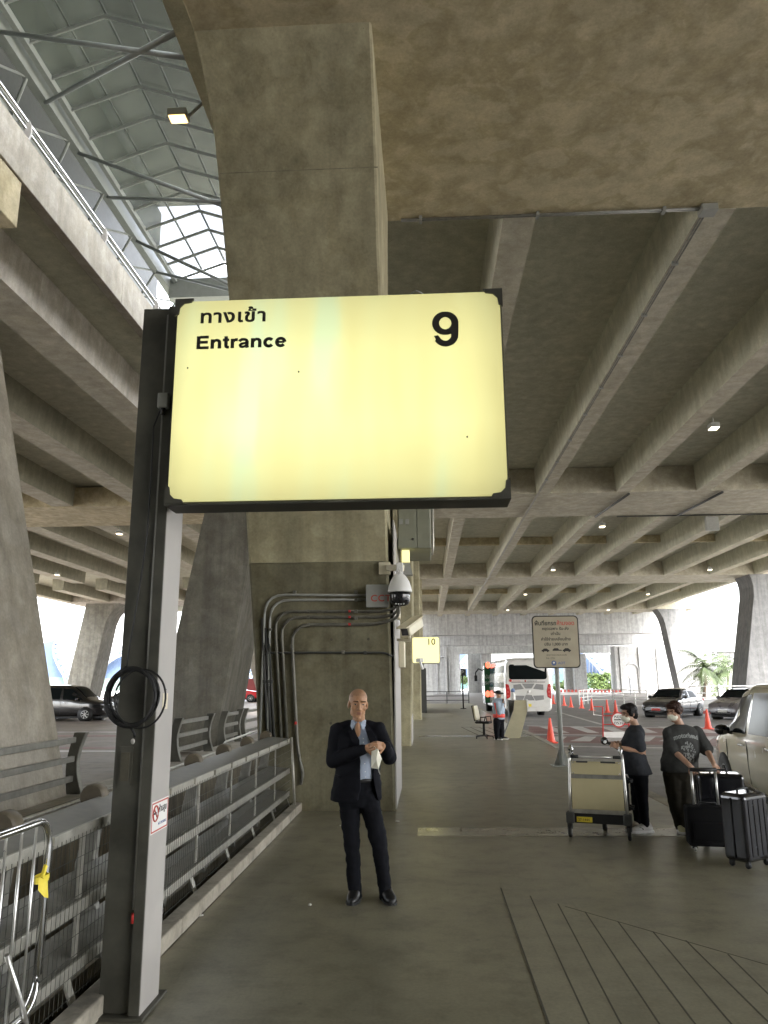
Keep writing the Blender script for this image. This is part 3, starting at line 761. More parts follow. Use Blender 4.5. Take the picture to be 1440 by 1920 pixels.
# ------------------------------------------------------------ walkway railing with mesh
CAPM = plain('post_cap_paint', (.11,.09,.06), .6, 0, .3, 10)
t = thing('walkway_railing', 'railing of three wide metal planks behind wire mesh along the pit', 'railing', (-2.05,6.5,0))
YA, YB = 1.6, 11.25
def plank(z, name, yb=YB):
    m = MB(); m.prism([(-2.24,z-.02),(-1.965,z-.055),(-1.965,z),(-2.24,z+.035)], 'xz', YA, yb)
    m.build(name, M['galv_dull'], t, bevel=.004)
    MB().box(-1.964, -1.945, YA, yb, z-.06, z+.006).build('front_lip', M['galv'], t, bevel=.003)
plank(1.0, 'top_plank'); plank(.60, 'middle_plank'); plank(.29, 'lower_plank')
m = MB(); y = YA+.02
while y < YB-.05:
    m.bar((-1.93,y,.13), (-1.93,y,.97), .0022, .0022); y += .05
for k in range(9): m.bar((-1.926,YA,.15+.1*k), (-1.926,YB-.05,.15+.1*k), .0026, .0026)
m.build('mesh_panel', M['mesh'], t)
for k in range(9):
    y = 2.0+1.15*k
    m = MB(); m.prism([(-2.30,.03),(-2.12,.03),(-2.22,.35),(-2.25,.65),(-2.22,.95),(-2.30,.95),(-2.38,.6),(-2.37,.3)], 'xz', y-.035, y+.035)
    m.build('curved_post', M['galv_dull'], t, bevel=.006)
    MB().lathe([(.075,y-.06),(.085,y-.04),(.085,y+.04),(.075,y+.06)], (-2.29,0,1.03), 14, 'y').build('post_cap', CAPM, t)
    MB().bar((-1.97,y+.3,.05),(-2.05,y+.3,.26),.012,.07,(0,1,0)).build('mesh_bracket', M['galv'], t)
    MB().bar((-1.985,y+.3,.30),(-1.985,y+.3,.96),.05,.012,(1,0,0)).build('mesh_bracket', M['galv'], t)
for y in [2.3+.62*k for k in range(15)]:
    MB().obox((-1.937,y,.985),(.016,.05,.045)).build('clamp', M['galv'], t)
a = at(548,1387,11.2); b = at(567,1521,11.2)
MB().tube([(-1.93,YB,1.02),(-1.86,YB,.0)], .018, 8).build('end_post', M['galv'], t)
# barrier sections on the far side of the pit
def left_section(y0, y1, lab):
    t = thing('roadside_railing', lab, 'railing', (-5.0,(y0+y1)/2,.26), 0, 'curved-post railings across the pit')
    for y in (y0, y1):
        pr = []
        for k in range(9): z = .26+.84*k/8; pr.append((-4.93-.10*sin(pi*k/8)+.02, z))
        for k in range(8,-1,-1): z = .26+.84*k/8; pr.append((-5.07-.06*sin(pi*k/8)-.05*(1-k/8), z))
        MB().prism(pr, 'xz', y-.045, y+.045).build('post', M['steel'], t, bevel=.006)
        m = MB(); m.loft([[V((p[0]+.001,y-.05,p[1])),V((p[0]+.012,y-.05,p[1])),V((p[0]+.012,y+.05,p[1])),V((p[0]+.001,y+.05,p[1]))] for p in pr[:9]]); m.build('post_edge', M['galv_dull'], t)
    for z in (.47,.74,1.0):
        MB().box(-5.09,-5.03,y0+.05,y1-.05,z-.04,z+.04).build('rail', M['galv_dull'], t, bevel=.008)
left_section(8.3, 11.25, 'short railing with curved dark end post beside the leaning pale pier')
left_section(15.75, 18.1, 'three-rail railing with curved posts just right of the sign post')
left_section(19.4, 21.0, 'three-rail railing partly hidden behind the slanting strut')
left_section(21.6, 26.5, 'three-rail railing seen in the gap beside the piped pier')
t = thing('wall_pipe', 'thin bent pipe running along the pale coping beyond the pit', 'pipe', (-4.6,14,.26))
m = MB(); m.tube([(-4.55,8,.30),(-4.55,13.2,.30),(-4.52,14.5,.32),(-4.5,17.0,.34),(-4.5,17.6,.5),(-4.5,22,.56)], .025, 6); m.build('pipe', M['galv'], t)
MB().tube([(-4.62,8,.29),(-4.62,16,.29)], .018, 6).build('cable', M['black'], t)

# ------------------------------------------------------------ crowd barrier, bottom left
t = thing('crowd_barrier', 'steel tube crowd barrier in front of the mesh at bottom left', 'barrier', (-1.86,3.0,0))
bx = -1.865; y1 = 3.93; zt_, zb_ = 1.135, .30
m = MB()
pts = [V((bx,1.75,zt_)), V((bx,y1-.12,zt_))]
pts += [V((bx,y1-.12+.12*sin(a),zt_-.12+.12*cos(a))) for a in [pi/2*k/6 for k in range(1,7)]]
pts += [V((bx,y1,zb_+.14))]
pts += [V((bx,y1-.14+.14*cos(a),zb_+.14-.14*sin(a))) for a in [pi/2*k/6 for k in range(1,7)]]
pts += [V((bx,1.75,zb_)), ]
m.tube(pts, .0185, 10); m.build('frame', M['chrome'], t)
for k in range(13):
    y = y1-.135-.135*k
    MB().tube([(bx,y,zt_-.01),(bx,y,zb_+.01)], .0075, 6).build('bar', M['alu'], t)
MB().tube([(bx,3.62,.62),(bx+.02,3.78,.34),(bx+.04,3.92,.02)], .011, 8).build('foot', M['alu'], t)
MB().tube([(bx,2.2,.62),(bx+.02,2.05,.34),(bx+.04,1.9,.02)], .011, 8).build('foot', M['alu'], t)
t = thing('yellow_ribbon', 'yellow plastic ribbon tied around the crowd barrier upright', 'ribbon', (bx,y1,.86))
m = MB()
for (z, r, h) in ((.875,.026,.022),(.862,.024,.016)):
    m.loft([[V((bx+r*cos(a)*1.0, y1-.04+ (r+.045)*sin(a)*.8, zz)) for a in [2*pi*i/16 for i in range(16)]] for zz in (z-h/2, z+h/2)], caps=False)
m.build('band', M['yellow'], t)
MB().hexa([(bx+.01,y1-.09,.83),(bx+.02,y1-.05,.82),(bx+.02,y1-.05,.86),(bx+.01,y1-.09,.87),(bx+.03,y1-.06,.79),(bx+.035,y1-.03,.78),(bx+.03,y1-.04,.86),(bx+.02,y1-.06,.87)]).build('knot_tail', M['yellow'], t)
MB().bar((bx+.02,y1-.08,.88),(bx+.02,y1-.05,.93),.012,.02).build('knot_tail', M['yellow'], t)

# ------------------------------------------------------------ pipes and cameras on the pier
PYF = 11.43
def P5(x, y, Y=PYF): return at(440+x/3.2, 940+y/3.2, Y)
def bendpath(pts, r=.12, n=5):
    pts = [V(p) for p in pts]; out = [pts[0]]
    for i in range(1, len(pts)-1):
        a, b, c = pts[i-1], pts[i], pts[i+1]; d1 = (a-b); d2 = (c-b); rr = min(r, d1.length*.45, d2.length*.45)
        p0 = b+d1.normalized()*rr; p1 = b+d2.normalized()*rr
        for k in range(n+1):
            u = k/n; out.append(p0*(1-u)**2+b*(2*u*(1-u))+p1*u*u)
    return out+[pts[-1]]
def pipe(lab, path, r, mat, bend=.22, extra=()):
    t = thing('conduit_pipe', lab, 'pipe', (V(path[-1]).x, PYF, max(0,V(path[-1]).z)), 0, 'conduit pipes on the pier')
    MB().tube(bendpath(path, bend), r, 8).build('pipe', mat, t)
    for (p, rr, mm) in extra: MB().obox(p, (rr*1.6,.05,rr*1.6)).build('clip', mm, t, bevel=.005)
    return t
GD = M['pipe']
pipe('outermost dark conduit bending down the left edge of the pier face', [P5(800,563),P5(185,560),P5(150,1440)], .018, M['grey'], .3, [(P5(360,545),.03,GD),(P5(728,545),.03,GD)])
pipe('second dark conduit bending down near the left edge of the pier face', [P5(800,590),P5(215,592),P5(195,1440)], .018, M['grey'], .3, [(P5(728,592),.025,GD),(P5(215,770),.025,GD)])
c = P5(985,595,11.2)
pipe('upper silver conduit swinging from the dome camera down to the rail', [c,P5(965,640,11.3),P5(900,660),P5(240,660),P5(280,1435)], .021, GD, .3, [(P5(442,660),.03,GD),(P5(690,660),.022,M['red']),(P5(728,660),.03,GD)])
pipe('middle silver conduit swinging from the dome camera down to the rail', [c,P5(975,670,11.3),P5(900,694),P5(278,695),P5(315,1430)], .021, GD, .3, [(P5(442,695),.03,GD),(P5(690,695),.022,M['red']),(P5(728,700),.03,GD)])
pipe('lowest silver conduit swinging from the dome camera down to the floor', [c,P5(985,700,11.3),P5(850,738),P5(340,741),P5(375,1440),P5(388,1540),P5(412,1640),P5(395,1700)], .024, GD, .3, [(P5(442,740),.03,GD),(P5(690,738),.024,M['red']),(P5(345,870),.03,GD),(P5(367,1330),.026,M['red'])])
pipe('straight dark conduit crossing the pier face at chest height of the cameras', [P5(165,930),P5(200,908),P5(900,908),P5(945,930)], .016, M['darkgrey'], .1, [(P5(650,905),.03,GD),(P5(782,908),.03,M['darkgrey'])])
for k, x in enumerate((165,185,205)):
    pipe(('left','middle','right')[k]+' one of three dark pipes low on the pier edge', [P5(x,700+k*60),P5(x+35,1480)], .02, M['darkgrey'], .1, [(P5(x+15,1080),.03,M['darkgrey'])])
t = thing('cctv_box', 'grey metal box lettered CCT in red on the pier', 'box', P5(862,640))
a = P5(798,638); b = P5(924,512)
MB().box(a.x, b.x, PYF-.16, PYF+.03, a.z, b.z).build('box', M['grey'], t, bevel=.012)
MB().box(a.x-.012, b.x+.012, PYF-.175, PYF-.161, a.z-.01, b.z+.012).build('lid', M['grey'], t, bevel=.006)
q = P5(815,600,PYF-.18); text('CCT', .135, (q.x,PYF-.176,q.z), M['inkred'], t, bold=.002, sx=1.05, sp=1.1)
t = thing('dome_camera', 'white dome security camera hanging from a bracket on the pier corner', 'camera', P5(990,600,11.2))
a = P5(866,440); b = P5(934,366)
MB().box(a.x, b.x, 11.39, 11.45, a.z, b.z).build('mount_plate', M['cream'], t, bevel=.006)
q = P5(990,400,11.2); q1 = P5(915,400,11.4)
MB().bar(q1+V((0,-.02,0)), q+V((.05,0,0)), .07, .09).build('arm', M['cream'], t, bevel=.01)
MB().box(q.x-.045, q.x+.05, 11.15, 11.25, q.z-.06, q.z+.075).build('arm_head', M['white'], t, bevel=.01)
d = P5(990,445,11.2)
MB().lathe([(.05,.12),(.052,.02),(.07,.01),(.105,-.03),(.14,-.09),(.165,-.17),(.178,-.235),(.172,-.25)], d, 22).build('shroud', M['white'], t)
MB().lathe([(.15,-.245),(.152,-.30),(.145,-.37),(.125,-.42),(.08,-.45),(.01,-.455)], d, 22).build('lens_dome', M['blackgloss'], t)
for k in range(4): MB().ell(d+V((-.055+.037*k,-.11,-.425)), (.013,.01,.013), 8, 6).build('infrared_lamp', M['white'], t)
t = thing('bullet_camera', 'beige bullet security camera on an arm beside the pier', 'camera', P5(1050,830,12.2))
d = P5(1048,765,12.2); R_ = Matrix.Rotation(radians(24),3,'Z')
m = MB(); m.M = Matrix.Translation(d) @ Matrix.Rotation(radians(-28),4,'Z') @ Matrix.Rotation(radians(22),4,'X')
m.box(-.085,.085,-.16,.34,-.08,.08); m.build('housing', M['cream'], t, bevel=.025)
m = MB(); m.M = Matrix.Translation(d) @ Matrix.Rotation(radians(-28),4,'Z') @ Matrix.Rotation(radians(22),4,'X')
m.box(-.10,.10,-.24,.36,.082,.10); m.build('sun_shield', M['cream'], t, bevel=.008)
m = MB(); m.M = Matrix.Translation(d) @ Matrix.Rotation(radians(-28),4,'Z') @ Matrix.Rotation(radians(22),4,'X')
m.box(-.06,.06,-.166,-.158,-.055,.055); m.build('lens', M['blackgloss'], t, bevel=.01)
MB().tube([d+V((0,.05,-.09)), d+V((0,.05,-.18)), P5(960,830,12.3)], .025, 8).build('arm', M['cream'], t)
t = thing('terminal_box', 'flat beige equipment box on the side of the pier below the bullet camera', 'box', (-.42,13,2.3))
a = P5(970,995,12.9); b = P5(1018,838,12.9)
MB().box(-.452, b.x, 12.9, 13.5, a.z, b.z).build('box', M['cream'], t, bevel=.01)
m = MB(); m.tube([P5(955,800,12.2),P5(950,860,12.2),P5(968,900,12.3),P5(945,940,12.2),P5(968,965,12.4)], .014, 6); m.build('cable', M['black'], t)
MB().box(-.458,-.40,12.0,12.4,2.75,3.0).build('small_box', M['cream'], t, bevel=.01)
t = thing('small_light_box', 'small box with a lit yellow top beneath the electrical cabinet', 'light box', P5(1030,440,12.6))
a = P5(1003,365,12.6); b = P5(1048,292,12.6); a2 = P5(1003,440,12.6)
YEL = plain('lit_yellow', (.5,.45,.2), .4, 0, 0, emit=(1,.9,.38), estr=.08)
MB().box(a.x, b.x, 12.6, 12.85, a.z+.003, b.z).build('lit_panel', YEL, t, bevel=.008)
MB().hexa([(a.x+.01,12.63,a2.z),(b.x+.05,12.63,a2.z),(b.x+.05,12.84,a2.z),(a.x+.01,12.84,a2.z),(a.x,12.63,a.z),(b.x,12.63,a.z),(b.x,12.84,a.z),(a.x,12.84,a.z)]).build('housing', M['grey'], t)
t = thing('electrical_cabinet', 'grey electrical cabinet hanging on the pier under the big sign', 'cabinet', (-.15,13.2,3.9))
a = at(735,1029,12.6); b = at(807,940,12.6)
CB = plain('cabinet_paint', (.22,.225,.17), .5, 0, .08, 5)
MB().box(-.44, b.x, 12.62, 14.0, a.z, 5.6).build('box', CB, t, bevel=.015)
x = at(781,1000,12.6).x; z = at(781,1027,12.6).z
MB().box(-.425, x, 12.60, 12.618, z, 5.5).build('door', CB, t, bevel=.006)
MB().box(x+.01, b.x-.012, 12.60, 12.618, z, 5.5).build('door', CB, t, bevel=.006)
for k in range(2):
    q = at(752+k*11.5, 978, 12.59); MB().box(q.x-.035,q.x+.03,12.592,12.6,q.z-.045,q.z+.045).build('label_plate', M['grey'], t)
q = at(774,1011,12.59); MB().lathe([(.02,12.575),(.02,12.6)], (q.x,0,q.z), 10, 'y').build('lock', M['chrome'], t)
MB().tube([(b.x+.03,12.7,5.6),(b.x+.03,12.7,a.z+.05),(b.x+.01,12.7,a.z-.1)], .02, 8).build('pipe', M['galv'], t)
MB().tube([(-.40,12.7,a.z-.35),(-.40,12.7,a.z)], .03, 8).build('pipe', M['galv_dull'], t)

# ------------------------------------------------------------ entrance 10 sign
t = thing('entrance_sign', 'small distant yellow light box sign showing the number 10', 'sign', (0,23.6,2.3))
a = at(774,1243,23.6); b = at(823,1195,23.6)
SG2 = plain('lit_sign_far', (.5,.45,.2), .4, 0, 0, emit=(1,.93,.42), estr=.09)
MB().box(a.x-.02, b.x+.02, 23.63, 23.85, a.z-.02, b.z+.02).build('frame', M['grey'], t, bevel=.01)
MB().prism(rrect(a.x,b.x,a.z,b.z,.05), 'xz', 23.6, 23.64).build('panel', SG2, t)
q = at(800,1209,23.6); text('10', .27, (q.x,23.595,q.z), M['ink'], t, bold=.004)
MB().box(a.x-.1, a.x-.03, 23.7, 23.8, 2.0, 3.4).build('bracket', M['grey'], t)
t = thing('bullet_camera', 'tiny white security camera in front of the number 10 sign', 'camera', at(790,1245,22.5))
q = at(787,1238,22.5); MB().obox(q,(.13,.3,.12),(0,0,.4)).build('housing', M['white'], t, bevel=.02)
MB().bar(q, q+V((.08,.1,-.25)), .05,.05).build('arm', M['white'], t)
t = thing('utility_cabinet', 'tall dark brown cabinet against the piers past the number 10 sign', 'cabinet', (-.2,52,0))
MB().box(-.8,-.02,46,54,.01,2.55).build('box', M['darkgrey'], t, bevel=.02)
MB().box(-.7,-.12,46.2,53,2.553,3.4).build('upper_box', M['grey'], t, bevel=.02)

# ------------------------------------------------------------ tow-away notice on its post
NY = 17.35
t = thing('tow_away_sign', 'beige Thai tow-away notice board on a grey post by the kerb', 'sign', (2.83,NY,0))
a = at(1003,1251,NY); b = at(1081,1156,NY)
SGB = plain('notice_beige', (.36,.32,.235), .5, 0, .08, 4)
MB().prism(rrect(a.x-.025,b.x+.025,a.z-.025,b.z+.025,.09), 'xz', NY-.008, NY+.02).build('frame', M['ink'], t)
MB().prism(rrect(a.x,b.x,a.z,b.z,.075), 'xz', NY-.018, NY-.0085).build('panel', SGB, t)
cx = (a.x+b.x)/2; ty = NY-.0185; TM = M['ink']
text('พื้นที่ยกรถ', .125, (a.x+.03,ty,b.z-.185), TM, t, bold=.003, ext=.001, sx=.92)
text('ห้ามจอด', .125, (cx+.03,ty,b.z-.185), M['inkred'], t, bold=.003, ext=.001, sx=.95)
text('หยุดเฉพาะ รับ-ส่ง', .085, (cx,ty,b.z-.29), TM, t, bold=.002, ext=.001, align='CENTER')
text('เท่านั้น', .085, (cx,ty,b.z-.40), TM, t, bold=.002, ext=.001, align='CENTER')
text('ค่าใช้จ่ายเคลื่อนย้าย', .085, (cx,ty,b.z-.52), TM, t, bold=.002, ext=.001, align='CENTER')
text('ปรับ 1,000 บาท', .085, (cx,ty,b.z-.63), TM, t, bold=.002, ext=.001, align='CENTER')
def car_icon(x, z, s, lift):
    m = MB(); m.prism([(x,z),(x+s,z),(x+s,z+.12*s),(x+.85*s,z+.2*s),(x+.68*s,z+.36*s),(x+.3*s,z+.36*s),(x+.14*s,z+.2*s),(x,z+.15*s)], 'xz', ty-.001, ty)
    for u in (.22,.78): m.lathe([(.09*s,ty-.001),(.09*s,ty)], (x+u*s,0,z-.02*s), 10, 'y')
    m.build('pictogram', TM, t)
car_icon(a.x+.16, b.z-.755, .17, 0); car_icon(a.x+.62, b.z-.755, .18, 0)
MB().prism([(a.x+.40,b.z-.745),(a.x+.60,b.z-.745),(a.x+.60,b.z-.725),(a.x+.54,b.z-.72),(a.x+.52,b.z-.69),(a.x+.44,b.z-.69),(a.x+.40,b.z-.72)],'xz',ty-.001,ty).build('pictogram', TM, t)
text('ฝ่ายการจราจรและขนส่ง', .048, (cx,ty,b.z-.85), TM, t, ext=.001, align='CENTER')
text('โทร. 1722', .048, (a.x+.25,ty,b.z-.92), TM, t, ext=.001)
q = V((cx-.07,ty,b.z-1.01)); MB().lathe([(.055,ty-.001),(.055,ty)], (q.x,0,q.z), 18, 'y').build('emblem', M['inkblue'], t)
MB().lathe([(.022,ty-.002),(.022,ty-.0012)], (q.x,0,q.z+.008), 12, 'y').build('emblem', M['white'], t)
text('AOT', .075, (cx+.02,ty,b.z-1.035), M['inkblue'], t, bold=.001, ext=.001)
pb = gz(1051,1434)
MB().tube([(pb.x,NY+.06,.02),(pb.x,NY+.06,b.z-.1)], .052, 10).build('post', M['grey'], t)
MB().box(pb.x-.22,pb.x+.22,NY-.14,NY+.26,.001,.02).build('base_plate', M['grey'], t)
for a_ in (0,pi/2,pi,1.5*pi):
    d = V((cos(a_),sin(a_),0)); m = MB()
    m.prism([(0.05,.02),(.17,.02),(.05,.36)], 'xz', -.008, .008); mm = Matrix.Translation((pb.x,NY+.06,0)) @ Matrix.Rotation(a_,4,'Z'); m.v = [mm @ p for p in m.v]; m.build('gusset', M['grey'], t)

# ------------------------------------------------------------ luggage trolley
def wheel(c, r, w, t, axis='x', hub=None):
    m = MB(); m.lathe([(r*.55,-w/2),(r*.9,-w/2),(r,-w*.3),(r,w*.3),(r*.9,w/2),(r*.55,w/2)], c, 18, axis); o = m.build('wheel', M['black'], t)
    MB().lathe([(.001,-w*.55),(r*.5,-w*.52),(r*.54,0),(r*.5,w*.52),(.001,w*.55)], c, 14, axis).build('hub', hub or M['grey'], o)
    return o
t = thing('luggage_trolley', 'silver airport luggage trolley with two beige advertising boards', 'trolley', (1.96,9.56,0), radians(-17), None, True); t.scale = (.93,.93,.94)
hw = .345
for s in (-1,1):
    MB().tube([(s*hw*1.0,0,.19),(s*hw*.98,.02,.55),(s*hw*.95,.05,.90),(s*hw*.93,.05,.99)], .019, 8).build('upright', M['alu'], t)
    MB().tube([(s*hw*.93,.05,.99),(s*hw*.93,.06,1.04),(s*hw*.90,.10,1.075),(s*hw*.87,.14,1.03),(s*hw*.86,.12,.97)], .022, 8).build('handle_hook', M['chrome'], t)
    MB().tube([(s*hw*.90,.05,.955),(s*hw*.62,.05,.955)], .021, 8).build('grip', M['black'], t)
    MB().box(s*hw-.05, s*hw+.05, -.06, .10, .17, .30).build('caster_housing', M['darkgrey'], t, bevel=.015)
    MB().box(s*hw*1.03-.03, s*hw*1.03+.03, -.03, .05, .10, .18).build('fork', M['darkgrey'], t)
    wheel((s*hw*1.03,-.01,.085), .085, .04, t)
    MB().bar((s*.30,.05,.22),(s*.16,.85,.20),.03,.05).build('side_rail', M['alu'], t)
MB().tube([(-hw*.62,.05,.955),(hw*.62,.05,.955)], .012, 6).build('crossbar', M['alu'], t)
bd = plain('board_beige', (.44,.385,.225), .5, 0, .05, 4)
def lean(z): return .0+(z-.19)*.065
def board(x0,x1,z0,z1,mat,name,dy=0):
    m = MB(); a, b = lean(z0)+dy, lean(z1)+dy
    m.hexa([(x0,a-.008,z0),(x1,a-.008,z0),(x1,a+.008,z0),(x0,a+.008,z0),(x0,b-.008,z1),(x1,b-.008,z1),(x1,b+.008,z1),(x0,b+.008,z1)]); return m.build(name, mat, t, bevel=.003)
board(-.305,.305,.745,.90,bd,'upper_board',-.012); board(-.315,.315,.335,.695,bd,'lower_board',-.012)
board(-.325,.325,.695,.745,M['galv_dull'],'cross_band'); board(-.325,.325,.285,.335,M['galv'],'cross_band')
board(-.325,.325,.90,.935,M['galv'],'cross_band')
board(-.24,-.10,.885,.905,M['darkgrey'],'slot',-.024); board(.06,.24,.885,.905,M['darkgrey'],'slot',-.024)
for x in (-.28,.28):
    for z in (.76,.885): MB().ell((x,lean(z)-.024,z),(.009,.006,.009),8,5).build('screw', M['chrome'], t)
board(-.33,.33,.17,.285,M['black'],'bumper',.01)
board(-.27,-.08,.185,.245,M['yellow'],'number_plate',-.004)
text('27-1444', .042, (-.25,lean(.2)-.018,.2), M['ink'], t, ext=.0005)
MB().box(-.05,.05,.78,.88,.10,.24).build('fork', M['darkgrey'], t)
wheel((.02,.55,.10), .10, .05, t, 'x', M['galv']); 
MB().box(-.30,.30,.06,.86,.20,.235).build('deck', M['galv_dull'], t)

# ------------------------------------------------------------ suitcases
def suitcase(name, lab, loc, rz, w, d, h, mat, ribs=0, handle=0, roll_=None, soft=False):
    t = thing(name, lab, 'suitcase', loc, rz, 'black suitcases', True)
    z0 = .055
    R0 = roll_ or Matrix.Identity(4)
    def B(m, n, mt, **k):
        m.v = [R0 @ p for p in m.v]; return m.build(n, mt, t, **k)
    B(MB().box(-w/2,w/2,-d/2,d/2,z0,z0+h), 'shell', mat, bevel=.05 if not soft else .03, seg=4)
    for k in range(ribs):
        x = -w/2+w*(k+1)/(ribs+1)
        for s in (-1,1): B(MB().box(x-.012,x+.012,s*(d/2)-.008,s*(d/2)+.008,z0+.06,z0+h-.06), 'rib', mat, bevel=.007)
    B(MB().tube([(-w/2-.003,0,z0+.04),(-w/2-.003,0,z0+h-.04)], .008, 6), 'zip', M['black'])
    B(MB().tube([(w/2+.003,0,z0+.04),(w/2+.003,0,z0+h-.04)], .008, 6), 'zip', M['black'])
    B(MB().tube([(-.09,0,z0+h),(-.08,0,z0+h+.03),(.08,0,z0+h+.03),(.09,0,z0+h)], .012, 6), 'top_grip', M['black'])
    if soft:
        B(MB().box(-w/2+.05,w/2-.05,-d/2-.022,-d/2+.001,z0+.06,z0+h*.62), 'pocket', mat, bevel=.015)
    for sx in (-1,1):
        for sy in (-1,1):
            m = MB(); m.lathe([(.012,-.012),(.027,-.012),(.027,.012),(.012,.012)], (sx*(w/2-.06),sy*(d/2-.05),.027), 12, 'x'); B(m, 'wheel', M['grey'] if soft else M['black'])
            B(MB().box(sx*(w/2-.06)-.022,sx*(w/2-.06)+.022,sy*(d/2-.05)-.018,sy*(d/2-.05)+.018,.035,z0+.01), 'wheel_mount', M['black'])
    if handle:
        for s in (-1,1): B(MB().tube([(s*.125,d/2-.05,z0+h-.02),(s*.125,d/2-.05,z0+h+handle)], .014, 8), 'handle_tube', M['alu'])
        B(MB().tube([(-.14,d/2-.05,z0+h+handle),(.14,d/2-.05,z0+h+handle)], .022, 8), 'handle_grip', M['black'])
    return t
GLS = plain('suitcase_gloss', (.008,.008,.010), .2, 0, .1, 8, coat=.3)
SOFT = plain('suitcase_fabric', (.005,.005,.0055), .8, 0, .25, 60, spec=.15)
suitcase('suitcase', 'glossy ribbed black hard suitcase standing nearest, at far right', (3.13,8.28,0), radians(36), .42, .27, .63, GLS, 4)
suitcase('suitcase', 'matt black soft suitcase with its silver pull handle raised', (3.00,8.95,0), radians(-8), .47, .24, .40, SOFT, 0, .36, None, True)
suitcase('suitcase', 'large glossy dark suitcase standing behind the soft black one', (3.27,9.30,0), radians(-12), .50, .30, .70, GLS, 0)
rr = Matrix.Translation((0,0,.42)) @ Matrix.Rotation(radians(-90),4,'Y') @ Matrix.Translation((0,0,-.36))
suitcase('suitcase', 'black suitcase lying on its side on the trolley, wheels to the left', (2.08,9.86,.04), radians(-17), .42, .26, .66, SOFT, 0, 0, rr)
# ------------------------------------------------------------ people
SKIN = plain('skin', (.40,.215,.115), .5, 0, .10, 25); SKIN2 = plain('skin_tan', (.40,.235,.155), .5, 0, .08, 25)
NAVY = plain('navy_suit_cloth', (.0075,.0078,.0108), .85, 0, .25, 18); TROU = plain('dark_trousers', (.0075,.008,.0105), .9, 0, .25, 14)
SHIRT = plain('pale_blue_shirt', (.32,.37,.46), .8, 0, .06, 30); LEATH = plain('black_shoe', (.012,.012,.012), .4, 0, .2, 20)
STUB = plain('shaved_scalp', (.31,.175,.10), .55, 0, .15, 60); HAIR = plain('black_hair', (.012,.010,.009), .5, 0, .35, 40); HAIRB = plain('dark_brown_hair', (.035,.017,.012), .5, 0, .4, 30)
CHAR = plain('charcoal_shirt', (.034,.036,.041), .85, 0, .2, 12); TEE = plain('dark_grey_tee', (.052,.053,.051), .9, 0, .2, 14); BRN = plain('dark_brown_trousers', (.026,.023,.017), .9, 0, .2, 12)
MASKM = plain('white_mask', (.68,.66,.55), .8, 0, .04, 20); SHOEW = plain('white_trainer', (.62,.60,.57), .6, 0, .08, 20); SHOEY = plain('pale_yellow_shoe', (.55,.52,.30), .6, 0, .1, 20)
EYEW = plain('eye_white', (.30,.27,.24), .3, 0, 0); LIP = plain('lip', (.27,.125,.09), .5, 0, 0); PRINT = plain('faded_grey_print', (.24,.25,.24), .9, 0, .3, 25)

for q in (NAVY,TROU,CHAR,TEE,BRN,HAIR,HAIRB): q.node_tree.nodes['Principled BSDF'].inputs['Specular IOR Level'].default_value = .12
TMP = bpy.data.scenes.new('remesh_bench')
def cap(m, a, b, ra, rb, n=12, sq=1.0, upv=None):
    a = V(a); b = V(b); t = (b-a); L = t.length
    if L < 1e-6: return m.ell(a, ra, n, 8)
    t /= L; rings = []
    for k in range(4):
        ph = pi/2*(1-k/4)
        rings.append((a-t*ra*sin(ph), max(ra*cos(ph), ra*.05)))
    rings += [(a+(b-a)*u, ra+(rb-ra)*u) for u in (0,.33,.66,1)]
    for k in range(1,5):
        ph = pi/2*k/4
        rings.append((b+t*rb*sin(ph), max(rb*cos(ph), rb*.05)))
    return m.loft([m.ring(c, t, (r, r*sq), n, upv) for c, r in rings], smooth=True)
def chain(m, pts, rs, n=12, sq=1.0, upv=None):
    for i in range(len(pts)-1): cap(m, pts[i], pts[i+1], rs[i], rs[i+1], n, sq, upv)
    return m
def stack(m, rings, n=24):
    return m.loft([[V((cx+rx*sin(2*pi*i/n), cy-ry*cos(2*pi*i/n), z)) for i in range(n)] for (z,cx,cy,rx,ry) in rings], smooth=True)
def remesh(m, name, mat, parent, voxel, sm=3, noise_amp=0.0, noise_sc=8):
    me = m.mesh('tmp'); bm = bmesh.new(); bm.from_mesh(me); bmesh.ops.recalc_face_normals(bm, faces=bm.faces); bm.to_mesh(me); bm.free()
    o = bpy.data.objects.new('tmp', me); TMP.collection.objects.link(o)
    r = o.modifiers.new('r', 'REMESH'); r.mode = 'VOXEL'; r.voxel_size = voxel; r.use_smooth_shade = True
    s = o.modifiers.new('s', 'SMOOTH'); s.factor = .5; s.iterations = sm
    vl = TMP.view_layers[0]; vl.update(); dg = vl.depsgraph
    out = bpy.data.meshes.new_from_object(o.evaluated_get(dg)); bpy.data.objects.remove(o); bpy.data.meshes.remove(me)
    if noise_amp:
        from mathutils import noise as NZ
        nv = len(out.vertices); nr = [0.0]*(nv*3); out.vertices.foreach_get('co', nr); nn_ = [v.normal.copy() for v in out.vertices]; res = []
        for i in range(nv):
            p = V(nr[3*i:3*i+3]); k = NZ.noise(V((p.x*noise_sc, p.y*noise_sc, p.z*noise_sc*1.6)))+.5*NZ.noise(V((p.x*noise_sc*2.3+5, p.y*noise_sc*2.3, p.z*noise_sc*3)))
            res.extend(p+nn_[i]*(k*noise_amp))
        out.vertices.foreach_set('co', res)
    root = parent
    while root.parent is not None: root = root.parent
    out.transform(root.matrix_basis.inverted())
    out.polygons.foreach_set('use_smooth', [True]*len(out.polygons))
    out.name = name; out.materials.clear(); out.materials.append(mat)
    q = bpy.data.objects.new(name, out); COL.objects.link(q); q.parent = parent
    return q
def put(m, name, mat, parent): return m.build(name, mat, parent)
